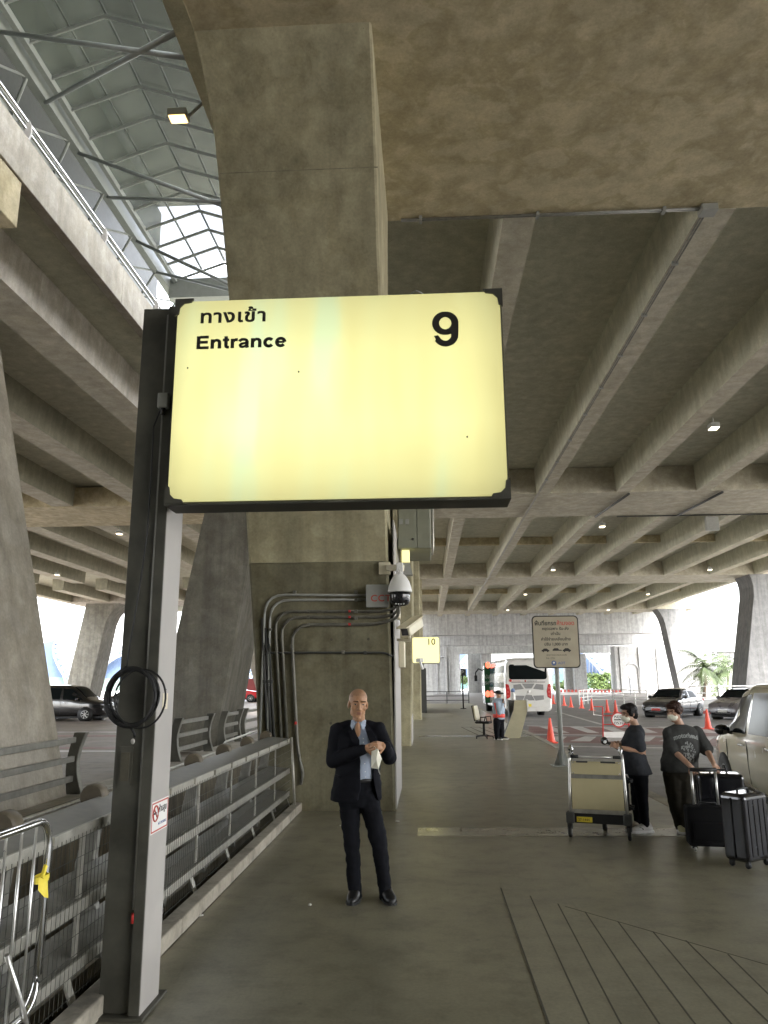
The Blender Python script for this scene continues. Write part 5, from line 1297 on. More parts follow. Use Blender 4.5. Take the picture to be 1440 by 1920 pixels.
# ------------------------------------------------------------ vehicles
def interp(tab, x):
    if x <= tab[0][0]: return tab[0][1]
    for (a,b),(c,d) in zip(tab, tab[1:]):
        if x <= c:
            u = (x-a)/(c-a); u = u*u*(3-2*u)*.5+u*.5; return b+(d-b)*u
    return tab[-1][1]
RIM = plain('wheel_rim', (.45,.45,.44), .3, .8, .1, 20)
LAMPG = plain('headlamp_glass', (.75,.75,.72), .12, .2, 0); TAIL = plain('tail_lamp', (.45,.02,.02), .2, 0, 0, coat=.6)
def car(lab, cat, loc, rz, paint, S, name='parked_car', group=None, plate=None, detail=True):
    """S: L, W, wheel x's, wheel r, top/belt profiles, cabin window x's"""
    t = thing(name, lab, cat, loc, rz, group, True)
    L, Wd = S['L'], S['W']; hw = Wd/2
    top, belt = S['top'], S['belt']; xs = sorted(set([-L/2+L*i/26 for i in range(27)]+[p[0] for p in top]))
    def wid(x):
        e = abs(x)/(L/2); return hw*(1-.16*max(0,(e-.72)/.28)**2)
    def prof(x):
        zt, zb, w = interp(top,x), interp(belt,x), wid(x)
        zs = S['sill']+.10*max(0,(abs(x)/(L/2)-.8)/.2)
        zb = min(zb, zt-.05); cab = min(1,max(0,(zt-zb-.06)/.35)); wr = w*(.93-.15*cab)
        return zs, zb, zt, w, wr
    def half(x, z):
        zs, zb, zt, w, wr = prof(x); zt2 = zt-.05
        return w*.985+(wr-w*.985)*max(0,min(1,(z-zb)/max(.01,zt2-zb)))
    rings = []
    for x in xs:
        zs, zb, zt, w, wr = prof(x)
        h = [(w*.86,zs),(w*.975,zs+.10),(w,zs+(zb-zs)*.55),(w*.985,zb),((w*.985+wr)/2+.008,(zb+zt-.05)/2),(wr,zt-.05),(wr*.86,zt-.008),(wr*.45,zt+.012)]
        rings.append([V((x,y,z)) for y,z in h]+[V((x,-y,z)) for y,z in h[::-1]])
    b = MB().loft(rings, smooth=True).build('body', paint, t)
    sub = b.modifiers.new('sub','SUBSURF'); sub.levels = 1; sub.render_levels = 1
    G = M['glass_dark']
    for wi, poly in enumerate(S['glass']):
        for s in (1,-1):
            P = []
            for (x0,z0),(x1,z1) in zip(poly, poly[1:]+poly[:1]):
                for k in range(4): P.append((x0+(x1-x0)*k/4, z0+(z1-z0)*k/4))
            cx_ = sum(p[0] for p in P)/len(P); cz_ = sum(p[1] for p in P)/len(P)
            vs = [V((x,s*(half(x,z)+.007),z)) for x,z in P]+[V((cx_,s*(half(cx_,cz_)+.009),cz_))]; n = len(P)
            m = MB().add(vs, [(i,(i+1)%n,n) for i in range(n)], True); m.build('window', G, t)
    def screen(xa, xb, nm):
        m = MB(); R_ = []
        for k in range(6):
            x = xa+(xb-xa)*k/5; zs,zb,zt,w,wr = prof(x)
            R_.append([V((x+.012*(1 if xa > xb else -1), y*wr*.92, zt+.022-abs(y)**3*.03)) for y in (-1,-.6,-.2,.2,.6,1)])
        vs = [p for r in R_ for p in r]; m.add(vs, [(i*6+j,i*6+j+1,(i+1)*6+j+1,(i+1)*6+j) for i in range(5) for j in range(5)], True); m.build(nm, G, t)
    screen(*S['front'], 'windscreen'); screen(*S['rear'], 'rear_window')
    r = S['r']
    for x in S['wx']:
        for s in (1,-1):
            y = s*(wid(x)-.10)
            m = MB(); m.lathe([(.01,s*(wid(x)-.3)),(r+.055,s*(wid(x)-.3)),(r+.055,s*(wid(x)+.006)),(.01,s*(wid(x)+.006))], (x,0,r), 26, 'y'); m.build('wheel_arch', M['black'], t)
            m = MB(); m.lathe([(r*.62,y-.10),(r*.93,y-.105),(r,y-.07),(r,y+.07),(r*.93,y+.115*1),(r*.62,y+.11)], (x,0,r), 26, 'y'); wv = m.build('wheel', M['black'], t)
            m = MB(); yo = y+s*.112; m.lathe([(r*.64,yo-s*.03),(r*.62,yo),(r*.55,yo-s*.012),(r*.52,yo-s*.05)], (x,0,r), 22, 'y')
            for k in range(7):
                a_ = 2*pi*k/7; m.bar((x+.05*cos(a_),yo-s*.012,r+.05*sin(a_)),(x+r*.6*cos(a_),yo-s*.006,r+r*.6*sin(a_)),.02,.055,(0,1,0))
            m.lathe([(.001,yo),(.06,yo),(.065,yo-s*.03)], (x,0,r), 12, 'y'); m.build('rim', RIM, wv)
    fx = L/2
    for s in (1,-1):
        zs,zb,zt,w,wr = prof(fx-.18)
        MB().hexa([(fx-.42,s*(w*.99+.0),zb-.16),(fx-.05,s*w*.72,zb-.22),(fx-.03,s*w*.45,zb-.20),(fx-.30,s*w*.5,zb-.18),(fx-.46,s*(w*1.0),zb-.05),(fx-.12,s*w*.78,zb-.06),(fx-.09,s*w*.48,zb-.07),(fx-.35,s*w*.52,zb-.05)]).build('headlight', LAMPG, t, bevel=.02)
        zs,zb,zt,w,wr = prof(-fx+.12)
        MB().box(-fx-.005,-fx+.16,min(s*w*.70,s*w*1.0),max(s*w*.70,s*w*1.0),S['tail'],S['tail']+S.get('tailh',.18)).build('taillight', TAIL, t, bevel=.03)
        xm = S['mirror']; zm = interp(belt,xm)+.06; ym = half(xm,zm)
        m = MB(); m.M = Matrix.Translation((xm,s*(ym+.13),zm+.05)); m.ell((0,0,0),(.075,.12,.085),12,8); m.build('mirror', M['blackgloss'] if S.get('bm') else paint, t)
        MB().bar((xm,s*(ym-.02),zm),(xm,s*(ym+.08),zm+.03),.06,.05).build('mirror_arm', M['black'], t)
        for xh in S['handles']:
            zh = interp(belt,xh)-.11; yh = half(xh,zh)
            MB().tube([(xh-.11,s*(yh+.0),zh),(xh-.08,s*(yh+.035),zh+.005),(xh+.08,s*(yh+.035),zh+.005),(xh+.11,s*(yh+.0),zh)], .016, 6).build('door_handle', M['chrome'], t)
        for xd in S['seams']:
            m = MB(); pts = [V((xd,s*(half(xd,z)+.002),z)) for z in [S['sill']+.12+(interp(belt,xd)-S['sill']-.16)*k/8 for k in range(9)]]
            hw2 = []
            for p in pts:
                zs,zb,zt,w,wr = prof(xd); u = (p.z-zs)/max(.01,zb-zs); yy = w*(.86+.115*min(1,u/.18)) if u < .18 else w*(.975+.025*min(1,(u-.18)/.37)); hw2.append(V((xd,s*(yy-.004),p.z)))
            m.tube(hw2, .006, 5); m.build('door_seam', M['black'], t)
    m = MB(); zs,zb,zt,w,wr = prof(fx)
    m.box(fx-.10,fx+.006,-w*.5,w*.5,zs+.12,zb-.20); m.build('grille', M['blackgloss'], t, bevel=.03)
    MB().box(fx+.007,fx+.022,-.22,.22,zs+.08,zs+.20).build('number_plate', plate or M['white'], t)
    MB().box(-fx-.022,-fx-.007,-.22,.22,S['tail']-.16,S['tail']-.04).build('number_plate', plate or M['white'], t)
    MB().box(-L*.46,L*.46,-hw*.8,hw*.8,S['sill']-.06,S['sill']+.05).build('underbody', M['black'], t)
    return t
MPV = dict(L=4.9, W=1.85, sill=.20, r=.34, wx=(1.47,-1.5), top=[(-2.45,.95),(-2.40,1.45),(-2.2,1.80),(-1.2,1.86),(.3,1.84),(.75,1.76),(1.45,1.22),(1.6,1.12),(2.2,.98),(2.38,.86),(2.45,.62)], belt=[(-2.45,.9),(-2.2,1.10),(.4,1.04),(1.4,.99),(2.2,.90),(2.45,.56)],
  glass=[[(1.30,1.08),(.22,1.10),(.16,1.68),(.72,1.62)],[(.06,1.11),(-1.02,1.13),(-1.02,1.72),(.06,1.70)],[(-1.12,1.14),(-2.1,1.17),(-2.05,1.68),(-1.12,1.73)]], front=(1.42,.72), rear=(-2.43,-2.25), tail=.95, tailh=.45, mirror=1.02, handles=(.36,-.9), seams=(1.22,.12,-1.07), bm=True)
SED = dict(L=4.5, W=1.76, sill=.18, r=.31, wx=(1.38,-1.32), top=[(-2.25,.70),(-2.2,.98),(-1.65,1.06),(-.95,1.40),(-.2,1.46),(.35,1.42),(1.05,1.02),(1.2,.96),(2.0,.80),(2.2,.66),(2.25,.5)], belt=[(-2.25,.66),(-1.8,.96),(.9,.90),(2.0,.74),(2.25,.46)],
  glass=[[(.88,.95),(-.02,.97),(-.05,1.34),(.30,1.32)],[(-.12,.97),(-1.15,1.0),(-.85,1.30),(-.15,1.35)]], front=(1.05,.36), rear=(-1.62,-.98), tail=.78, tailh=.15, mirror=.72, handles=(.05,-.95), seams=(.95,-.07,-1.0))
PICK = dict(SED); PICK.update(L=4.9, sill=.32, r=.37, wx=(1.5,-1.5), top=[(-2.45,.9),(-2.4,1.1),(-1.1,1.12),(-1.0,1.70),(-.2,1.76),(.2,1.72),(.9,1.26),(1.05,1.18),(2.1,1.06),(2.35,.9),(2.45,.6)], belt=[(-2.45,.8),(-1.0,1.08),(.9,1.08),(2.1,1.0),(2.45,.56)], glass=[[(.75,1.14),(0,1.14),(0,1.62),(.25,1.60)],[(-.1,1.14),(-.9,1.14),(-.9,1.6),(-.1,1.63)]], front=(.9,.22), rear=(-1.09,-1.02))
def paint(name, c, r=.22, metal=0.0): return plain(name, c, r, metal, .03, 2, coat=1.0)
CHAMP = paint('champagne_paint', (.47,.43,.31)); BLK = paint('black_car_paint', (.008,.008,.009)); DRK = paint('dark_grey_paint', (.03,.03,.033)); GRY = paint('grey_car_paint', (.17,.16,.17), .3, .3); REDP = paint('red_car_paint', (.42,.02,.025)); WHP = paint('white_coach_paint', (.62,.61,.58), .3)
c6, s6 = cos(radians(6)), sin(radians(6))
car('pale champagne people carrier parked at the right edge by the suitcases', 'van', (5.62,11.93,RZ), radians(84), CHAMP, MPV)
car('dark sedan with cone reflection painted on its plate facing the camera beside the traffic cones', 'car', (13.2,43.2,RZ), radians(230), DRK, SED, plate=M['red'])  # plates coloured red to stand in for the reflected traffic cone
car('grey sedan behind the champagne people carrier, near the white railing', 'car', (15.9,40.6,RZ), radians(222), GRY, SED)
car('black van parked across the left road, front wheel showing', 'van', (-19.35,41.5,RZ), 0, BLK, MPV)
q = gz(122,1349,RZ); car('black car nose poking out from behind the leaning pale pier', 'car', (q.x-2.2,q.y+.8,RZ), 0, BLK, SED)
q = gz(187,1336,RZ); car('dark car with a red tail light behind the black cable coil', 'car', (q.x+2.2,q.y+1,RZ), radians(4), DRK, SED)
q = gz(466,1317,RZ); car('bright red pickup seen in the gap left of the piped pier', 'pickup', (q.x-1.4,q.y+1.2,RZ), 0, REDP, PICK)
tt = thing('delivery_truck', 'dark red box truck body standing behind the red pickup', 'truck', at(480,1300,84))
a = at(462,1300,84); b = at(492,1274,84)
MB().box(a.x,b.x+2.5,84,86.4,a.z,b.z+.1).build('cargo_box', plain('dark_red_box',(.20,.03,.03),.5,0,.1,2), tt, bevel=.03)
MB().box(a.x+.1,b.x+2.4,84.1,86.3,a.z-.5,a.z-.002).build('chassis', M['black'], tt)
for x in (a.x+1,b.x+1.6): wheel((x,84.1,.36), .48, .3, tt, 'y')

# coach
def coach():
    L, Wd, Hh = 12.0, 2.5, 3.15
    loc = (5.25, 42.75+L/2, RZ); t = thing('coach', 'white coach seen from behind at the kerb with dark rear window and red tail lamps', 'bus', loc, radians(92), None, True)
    hw = Wd/2; rings = []
    for x, zt, z0, k in ((-L/2,2.75,.40,.93),(-L/2+.10,3.02,.34,.985),(-L/2+.5,3.13,.33,1),(0,Hh,.32,1),(L/2-.5,3.12,.33,1),(L/2-.1,2.95,.36,.97),(L/2,2.6,.42,.9)):
        w = hw*k; rings.append([V((x,y,z)) for y,z in ((w*.92,z0),(w,z0+.12),(w,1.5),(w*.985,2.2),(w*.93,zt-.22),(w*.84,zt-.05),(w*.5,zt))]+[V((x,-y,z)) for y,z in ((w*.5,zt),(w*.84,zt-.05),(w*.93,zt-.22),(w*.985,2.2),(w,1.5),(w,z0+.12),(w*.92,z0))])
    b = MB().loft(rings, smooth=False).build('body', WHP, t, bevel=.04)
    bx = -L/2
    G = M['glass_dark']
    p = rrect(-1.02,1.02,1.98,2.78,.14,4)
    m = MB(); m.add([V((bx+.03-.045-(0 if z < 2.7 else -.03)+ (.0),y,z)) for y,z in p]+[V((bx+.08,y,z)) for y,z in p],[tuple(range(len(p)))]+[(i,(i+1)%len(p),len(p)+(i+1)%len(p),len(p)+i) for i in range(len(p))]); m.build('rear_window', G, t)
    for i in range(7):
        for s in (1,-1):
            x0 = bx+.45+i*1.58; MB().hexa([(x0,s*(hw*.995),1.55),(x0+1.5,s*(hw*.995),1.55),(x0+1.5,s*(hw*1.003),1.55),(x0,s*(hw*1.003),1.55),(x0,s*(hw*.935),2.72),(x0+1.5,s*(hw*.935),2.72),(x0+1.5,s*(hw*.96),2.72),(x0,s*(hw*.96),2.72)]).build('window', plain('coach_glass',(.10,.14,.19),.08,0,0,spec=.8) if 'coach_glass' not in MATS else MATS['coach_glass'], t)
    for s in (1,-1):
        MB().prism([(s*1.20,.95),(s*1.00,1.05),(s*.97,1.35),(s*1.05,1.72),(s*1.22,1.75)], 'yz', bx-.02, bx+.06).build('taillight', TAIL, t, bevel=.01)
        for k in range(3): MB().lathe([(.055,bx-.03),(.055,bx+.02)], (0,s*1.10,1.12+.2*k), 12, 'x').build('lamp_lens', M['red'], t)
        for x in (bx+2.9, bx+9.2):
            MB().lathe([(.5,s*(hw-.3)),(.56,s*(hw+.004)),(.01,s*(hw+.004))],(x,0,.5),22,'y').build('wheel_arch', M['black'], t); wheel((x,s*(hw-.12),.48),.48,.28,t,'y',RIM)
    panel = plain('mesh_grey', (.22,.22,.215), .6, 0, .1, 30)
    for poly in ([(-.80,1.70),(-.42,1.74),(-.25,1.48),(-.80,1.42)],[(.80,1.70),(.42,1.74),(.25,1.48),(.80,1.42)],[(-.34,1.76),(.34,1.76),(.16,1.50),(-.16,1.50)],[(-.80,1.14),(-.80,.92),(-.36,.86),(-.22,1.12)],[(.80,1.14),(.80,.92),(.36,.86),(.22,1.12)],[(-.16,1.16),(.16,1.16),(.3,.88),(-.3,.88)]):
        MB().prism(poly,'yz',bx-.022,bx-.004).build('grille', panel, t)
    MB().prism(rrect(-.92,.92,1.82,1.85,.01,1),'yz',bx-.02,bx-.003).build('trim_line', M['darkgrey'], t)
    MB().ell((bx-.02,0,1.32),(.012,.07,.045),12,6).build('badge', M['chrome'], t)
    MB().box(bx-.03,bx-.005,-.12,.22,.55,.70).build('number_plate', M['yellow'], t)
    MB().box(bx-.04,bx+.2,-1.05,1.05,.30,.52).build('bumper', WHP, t, bevel=.04)
    MB().lathe([(.07,bx-.018),(.07,bx-.004)],(0,.95,1.92),14,'x').build('emblem', M['red'], t)
    MB().lathe([(.05,bx-.018),(.05,bx-.004)],(0,.15,1.90),14,'x').build('emblem', M['inkred'], t)
    t1 = text('สายการบิน', .10, (bx-.012,.83,1.87), M['inkred'], t, rot=(pi/2,0,-pi/2), ext=.002)
    text('SUVARNABHUMI', .07, (bx-.012,.05,1.87), M['ink'], t, rot=(pi/2,0,-pi/2), ext=.002)
    MB().tube([(L/2-.1,hw*.9,2.6),(L/2+.3,hw+.15,2.75),(L/2+.35,hw+.35,2.5),(L/2+.35,hw+.35,2.2)], .05, 6).build('mirror_arm', M['black'], t)
    MB().box(L/2+.28,L/2+.42,hw+.25,hw+.45,1.9,2.3).build('mirror', M['black'], t, bevel=.03)
    return t
coach()
t = thing('signal_board', 'green board with red lamps at its top and foot beside the coach', 'signal', gz(917,1326))
SB = plain('signal_green',(.02,.13,.05),.4,0,.1,4)
RL = plain('red_lamp_glow',(.5,.05,.03),.4,0,0,emit=(1,.13,.07),estr=.22)
q0 = gz(915,1330); YQ = 50.0
a = at(910,1318,YQ); b = at(918,1243,YQ)
MB().box(a.x,b.x,YQ,YQ+.15,a.z,b.z).build('board', SB, t, bevel=.02)
MB().box(a.x+.05,a.x+.13,YQ+.02,YQ+.1,RZ,a.z).build('leg', M['darkgrey'], t)
for yy in (1247,1301): MB().ell(at(914.5,yy,YQ-.02),(.15,.06,.2),12,8).build('lamp', RL, t)
text('รถ', .3, (a.x+.02,YQ-.01,at(914,1283,YQ).z), M['white'], t, ext=.002); text('บัส', .3, (a.x+.02,YQ-.01,at(914,1272,YQ).z), M['white'], t, ext=.002)

# ------------------------------------------------------------ cones, signs, fences along the road
def cone(loc, lab, k):
    if k == 0:
        t = thing('traffic_cone', lab, 'traffic cone', loc, 0, 'orange traffic cones on the road', True)
        MB().prism(rrect(-.20,.20,-.20,.20,.05,3),'xy',0,.035).build('base', M['orange'], t, bevel=.008)
        MB().lathe([(.155,.036),(.145,.06),(.12,.12),(.036,.74),(.028,.76),(.001,.76)],(0,0,0),20).build('body', M['orange'], t)
        for z in (.30,.50): MB().lathe([(.1455-.139*(z-.0-.06)/.68+.004-.006,z),(.1455-.139*(z+.09-.06)/.68+.004-.006,z+.09)],(0,0,0),20,caps=False).build('reflective_band', plain('cone_band',(.72,.45,.36),.4,0,.05,9) if 'cone_band' not in MATS else MATS['cone_band'], t)
        return t
    t = copy_tree(cone0); place(t, loc, 0, lab); return t
cones = [((1033,1393),'nearest traffic cone, at the kerb left of the tow-away sign post'),((1328,1367),'traffic cone standing alone just left of the champagne people carrier'),((1272,1337),'traffic cone half hidden behind the head of the woman with suitcases'),((1155,1337),'traffic cone just above the round stop sign'),((1139,1336),'traffic cone left of the round stop sign, by its red frame'),
 ((1110,1332),'traffic cone fourth from the tow-away post in the far row'),((1091,1328),'traffic cone third from the tow-away post in the far row'),((1071,1326),'traffic cone second from the tow-away post in the far row'),((1058,1323),'traffic cone right beside the tow-away post in the far row'),((1038,1320),'farthest traffic cone, just left of the tow-away post by the coach')]
for k, ((x,y),lab) in enumerate(cones):
    c_ = cone(gz(x,y,RZ), lab, k)
    if k == 0: cone0 = c_
t = thing('stop_check_sign', 'round red-edged Thai stop sign on a red portable frame in the road', 'sign', gz(1145,1392,RZ))
FY = gz(1145,1392,RZ).y
def F(x,y): return at(x,y,FY)
b0 = F(1131,1391); b0.z = RZ+.04
MB().tube([b0,F(1130,1326)],.022,6).build('frame',M['red'],t)
b1 = F(1180,1391); b1.z = RZ+.04
MB().tube([b1,F(1179,1341)],.022,6).build('frame',M['red'],t)
for yy in (1342,1358.5): MB().tube([F(1130,yy),F(1179,yy-.3)],.018,6).build('rail',M['red'],t)
MB().tube([F(1113,1325),F(1130,1325)],.018,6).build('rail',M['red'],t)
MB().tube([F(1113,1325),F(1113,1340),F(1130,1342)],.012,6).build('rail',M['white'],t)
c = F(1159,1349.5); MB().lathe([(.235,FY-.05),(.235,FY-.03)],(c.x,0,c.z),26,'y').build('rim',M['red'],t)
MB().lathe([(.195,FY-.058),(.195,FY-.051)],(c.x,0,c.z),26,'y').build('disc',M['white'],t)
MB().box(c.x-.14,c.x+.14,FY-.064,FY-.0585,c.z-.018,c.z+.018).build('bar',M['ink'],t)
text('หยุด',.15,(c.x,FY-.06,c.z+.05),M['ink'],t,bold=.002,ext=.001,align='CENTER'); text('ตรวจ',.14,(c.x,FY-.06,c.z-.135),M['ink'],t,bold=.002,ext=.001,align='CENTER')
a = F(1133,1383); b = F(1172,1372); MB().box(a.x,b.x,FY-.01,FY+.01,a.z,b.z).build('lower_board',M['white'],t)
for x in (b0.x,b1.x): MB().box(x-.03,x+.03,FY-.3,FY+.3,RZ+.003,RZ+.05).build('foot',M['red'],t)
def fence(lab, pts, z0, z1, nr, mat, r=.03, name='railing', post=2.0):
    pts = [V(p) for p in pts]; t = thing(name, lab, 'railing', pts[0])
    for k in range(nr):
        z = z0+(z1-z0)*(k+1)/nr; m = MB(); m.tube([V((p.x,p.y,z)) for p in pts], r, 6); m.build('rail', mat, t)
    for a, b in zip(pts, pts[1:]):
        n = max(1,int((b-a).length/post))
        for i in range(n+1):
            p = a+(b-a)*i/n; MB().tube([(p.x,p.y,z0),(p.x,p.y,z1)], r*1.1, 6).build('post', mat, t)
fence('dark three-rail fence closing the far end of the walkway', [(-.15,66.5,0),(3.5,66.5,0)], RZ, .95, 3, M['darkgrey'], .035, 'walkway_fence', 1.8)
WR = M['white']
fence('pale curved railing along the far kerb left of the dark sedan', [gz(1087,1322,RZ),gz(1110,1318,RZ),gz(1150,1318,RZ),gz(1215,1322,RZ)], RZ, 1.0, 4, WR, .04)
fence('white three-rail railing in front of the palms', [gz(1296,1331,RZ),gz(1350,1329,RZ),gz(1440,1328,RZ)], RZ+.2, 1.35, 3, WR, .04)
for nm, mat, off in (('red_kerb',M['red'],0),('white_kerb',WHTM,1)):
    m = MB()
    for k in range(off,14,2):
        a = gz(1280+k*7,1334+k*.55,RZ); b = gz(1280+(k+1)*7,1334+(k+1)*.55,RZ); m.bar(a+V((0,0,.08)),b+V((0,0,.08)),.35,.16)
    struct(nm, m, mat)
t = thing('parking_sign', 'small dark parking sign on a thin black post beyond the number 10 sign', 'sign', gz(868,1329))
YS = gz(868,1329).y; a = at(863.5,1267,YS); b = at(873.5,1254,YS); x = at(867,1260,YS).x
MB().tube([(x,YS+.03,0),(x,YS+.03,b.z)],.045,8).build('post',M['black'],t); MB().box(a.x,b.x,YS-.02,YS+.0,a.z,b.z).build('plate',M['darkgrey'],t)
MB().lathe([(.2,.0),(.2,.04)],(x,YS+.03,0),12).build('base',M['black'],t)
text('P',.42,(x-.13,YS-.025,a.z+.06),M['white'],t,bold=.004)
# office chair and folding ramp
t = thing('office_chair', 'cream backed office swivel chair standing on the walkway', 'chair', (1.79,25.5,0), radians(-20), None, True)
MB().obox((0,0,.5),(.46,.44,.07)).build('seat',M['black'],t,bevel=.03)
m = MB(); m.M = Matrix.Translation((-.24,.02,.78)) @ Matrix.Rotation(radians(-10),4,'Y'); m.box(-.035,.035,-.22,.22,-.22,.24); m.build('backrest',M['cream'],t,bevel=.03)
m = MB(); m.M = Matrix.Translation((-.265,.02,.78)) @ Matrix.Rotation(radians(-10),4,'Y'); m.box(-.03,-.012,-.23,.23,-.24,.25); m.build('back_shell',M['black'],t,bevel=.01)
MB().tube([(0,0,.10),(0,0,.48)],.04,10).build('column',M['black'],t)
MB().bar((-.2,0,.5),(-.26,0,.64),.05,.03).build('back_strut',M['black'],t)
for k in range(5):
    a_ = 2*pi*k/5+.3; e = V((.29*cos(a_),.29*sin(a_),.07)); MB().bar((0,0,.11),e,.045,.035).build('base_arm',M['black'],t); wheel(e+V((0,0,-.04)),.03,.03,t)
for s in (-1,1): MB().tube([(-.05,s*.25,.5),(-.02,s*.27,.66),(.16,s*.27,.68),(.18,s*.25,.52)],.018,6).build('armrest',M['black'],t)
t = thing('folding_ramp', 'cream board ramp sloping up from the walkway beside the guard', 'ramp', (2.8,25.5,0))
RP = plain('ramp_cream',(.42,.385,.26),.55,0,.08,3)
p = [at(944,1385.5,25.4),at(975.5,1385.7,25.4),at(989,1332,26.6),at(963,1331.5,26.6),at(987,1313,26.95),at(964.5,1313,26.95)]
th_ = V((.0,.05,-.03))
def slab(a,b,c_,d,th,nm,mat): return MB().hexa([a+th,b+th,c_+th,d+th,a,b,c_,d]).build(nm,mat,t,bevel=.006)
p[0].z = p[1].z = .012
slab(p[0],p[1],p[2],p[3],V((0,.06,0)),'lower_panel',RP); slab(p[3]+V((0,.002,.002)),p[2]+V((0,.002,.002)),p[4],p[5],V((0,.06,0)),'upper_panel',RP)
MB().hexa([p[0]+V((-.004,.07,0)),p[0]+V((-.004,.5,0)),p[3]+V((-.004,.4,-.3)),p[3]+V((-.004,.06,0)),p[0]+V((.03,.07,0)),p[0]+V((.03,.5,0)),p[3]+V((.03,.4,-.3)),p[3]+V((.03,.06,0))]).build('side_panel',M['darkgrey'],t)
MB().hexa([p[2]+V((.002,-.02,0)),p[2]+V((.05,-.02,0)),p[2]+V((.05,.06,0)),p[2]+V((.002,.06,0)),p[4]+V((.002,-.02,.02)),p[4]+V((.05,-.02,.02)),p[4]+V((.05,.06,.02)),p[4]+V((.002,.06,.02))]).build('edge_flange',M['white'],t)
t = thing('spray_bottle', 'blue and white bottle standing on top of the folding ramp', 'bottle', at(962.5,1313,27.0))
q = at(962.5,1313,27.0); MB().lathe([(.07,0),(.075,.02),(.07,.18),(.03,.24),(.03,.27)],q,12).build('body',M['white'],t); MB().lathe([(.06,.27),(.07,.33),(.05,.38),(.01,.40)],q,12).build('cap',plain('bottle_blue',(.15,.22,.40),.5,0,0),t)
MB().box(q.x-.16,q.x+.1,q.y-.05,q.y+.4,.0,q.z-.002).build('stand',M['darkgrey'],thing('ramp_stand','dark stand holding the upper end of the folding ramp','stand',(q.x,q.y+.2,0)))
# litter
LT = plain('litter_white',(.6,.58,.52),.7,0,0)
for i,(x,y,lab) in enumerate(((375,1718,'crumpled white scrap beside the pale kerb upstand'),(638,1549,'tiny white scrap on the walkway left of the man'),(745,1541,'pale flat scrap on the walkway right of the man'),(581,1698,'tiny white speck of paper on the floor left of the man'))):
    q = gz(x,y); m = MB(); m.ell(q+V((0,0,.008)),(.03 if i in (0,2) else .016,.02,.008),8,5); tag(m.build('paper_scrap',LT),lab,'litter')

# ------------------------------------------------------------ far structures
def rectY(m, x0, x1, y0, y1, Y, d):
    a = at(x0,y1,Y); b = at(x1,y0,Y); return m.box(a.x,b.x,Y,Y+d,a.z,b.z)
CF = CONFB
t = thing('concrete_overpass', 'stained concrete wall and beam just past the last girders', 'overpass', at(1040,1320,114))
rectY(MB(),788,1335,1128,1191,114,3).build('beam',CF,t); rectY(MB(),786,813.5,1191,1330,114.1,2.8).build('leg',CF,t)
t = thing('concrete_overpass', 'concrete portal with shallow arch panels, second of the nested frames', 'overpass', at(1040,1320,122))
rectY(MB(),800,1300,1150,1211,122,3).build('beam',CF,t)
rectY(MB(),805,853,1211,1330,122.1,2.8).build('leg',CF,t); rectY(MB(),1160,1262,1211,1330,122.1,2.8).build('leg',CF,t)
for x0,x1,y0 in ((822,842,1231),(1178,1196,1244),(1214,1233,1232)):
    a = at(x0,1325,121.95); b = at(x1,y0,121.95); r_ = (b.x-a.x)/2; pts = [V((a.x,122.0,a.z)),V((a.x,122.0,b.z-r_))]+[V((a.x+r_-r_*cos(k*pi/8),122.0,b.z-r_+r_*sin(k*pi/8))) for k in range(1,8)]+[V((b.x,122.0,b.z-r_)),V((b.x,122.0,a.z))]
    m = MB(); m.tube(pts,.13,5); m.build('arch_moulding',CF,t)
for x in (836,1170,1206,1240): rectY(MB(),x-.9,x+.9,1213,1330,121.8,.29).build('rib',CF,t)
t = thing('concrete_overpass', 'innermost concrete portal framing the blue glass terminal', 'overpass', at(1040,1320,132))
rectY(MB(),838,1200,1195,1226,132,3).build('beam',CF,t)
rectY(MB(),846,862,1226,1330,132.1,2.8).build('leg',CF,t); rectY(MB(),1157,1167,1226,1330,132.1,2.8).build('leg',CF,t)
rectY(MB(),880,906,1226,1330,136,2).build('leg',CF,t); rectY(MB(),905.5,921,1226,1330,134,2).build('leg',CF,t)
rectY(MB(),1064,1080,1226,1330,134,2).build('leg',CF,t); rectY(MB(),1080.5,1098,1226,1330,132.3,2).build('leg',CF,t)
t = thing('road_barrier', 'white roadside barrier with red and dark blocks beyond the cones', 'barrier', at(1100,1310,112))
rectY(MB(),1040,1168,1300,1316,112,.4).build('wall',M['white'],t)
m = MB()
for k in range(18): rectY(m,1044+k*6.9,1047.5+k*6.9,1293,1298,112,.4)
m.build('red_blocks',M['inkred'],t); rectY(MB(),1040,1168,1298.2,1299.8,112,.4).build('rail',M['white'],t)
m = MB()
for k in range(13): rectY(m,1070+k*2.1,1071+k*2.1,1304,1309,111.7,.2)
m.build('dark_slats',M['darkgrey'],t)
# terminal: blue glass with white lattice trusses
BLUE = plain('terminal_blue_glass',(.055,.078,.125),.3,0,.08,.4); PALEG = plain('pale_green_wall',(.08,.115,.10),.5,0,.1,.3); DGR = plain('dark_green_glass',(.05,.09,.085),.3,0,.2,.4)
LATT = plain('white_truss',(.17,.18,.20),.5,0,.05,1)
for q in (BLUE,PALEG,DGR,LATT): q.node_tree.nodes['Principled BSDF'].inputs['Specular IOR Level'].default_value = .05
def lattice(t, c1, c2, Y, r):
    n = len(c1); A_ = [at(x,y,Y) for x,y in c1]; Bq = [at(x,y,Y) for x,y in c2]
    MB().tube(A_,r*1.5,6).build('chord',LATT,t); MB().tube(Bq,r*1.5,6).build('chord',LATT,t)
    m = MB()
    for i in range(n):
        m.tube([A_[i],Bq[i]],r,5)
        if i+1 < n: m.tube([A_[i],Bq[i+1]],r*.8,5); m.tube([Bq[i],A_[i+1]],r*.8,5)
    m.build('lattice',LATT,t)
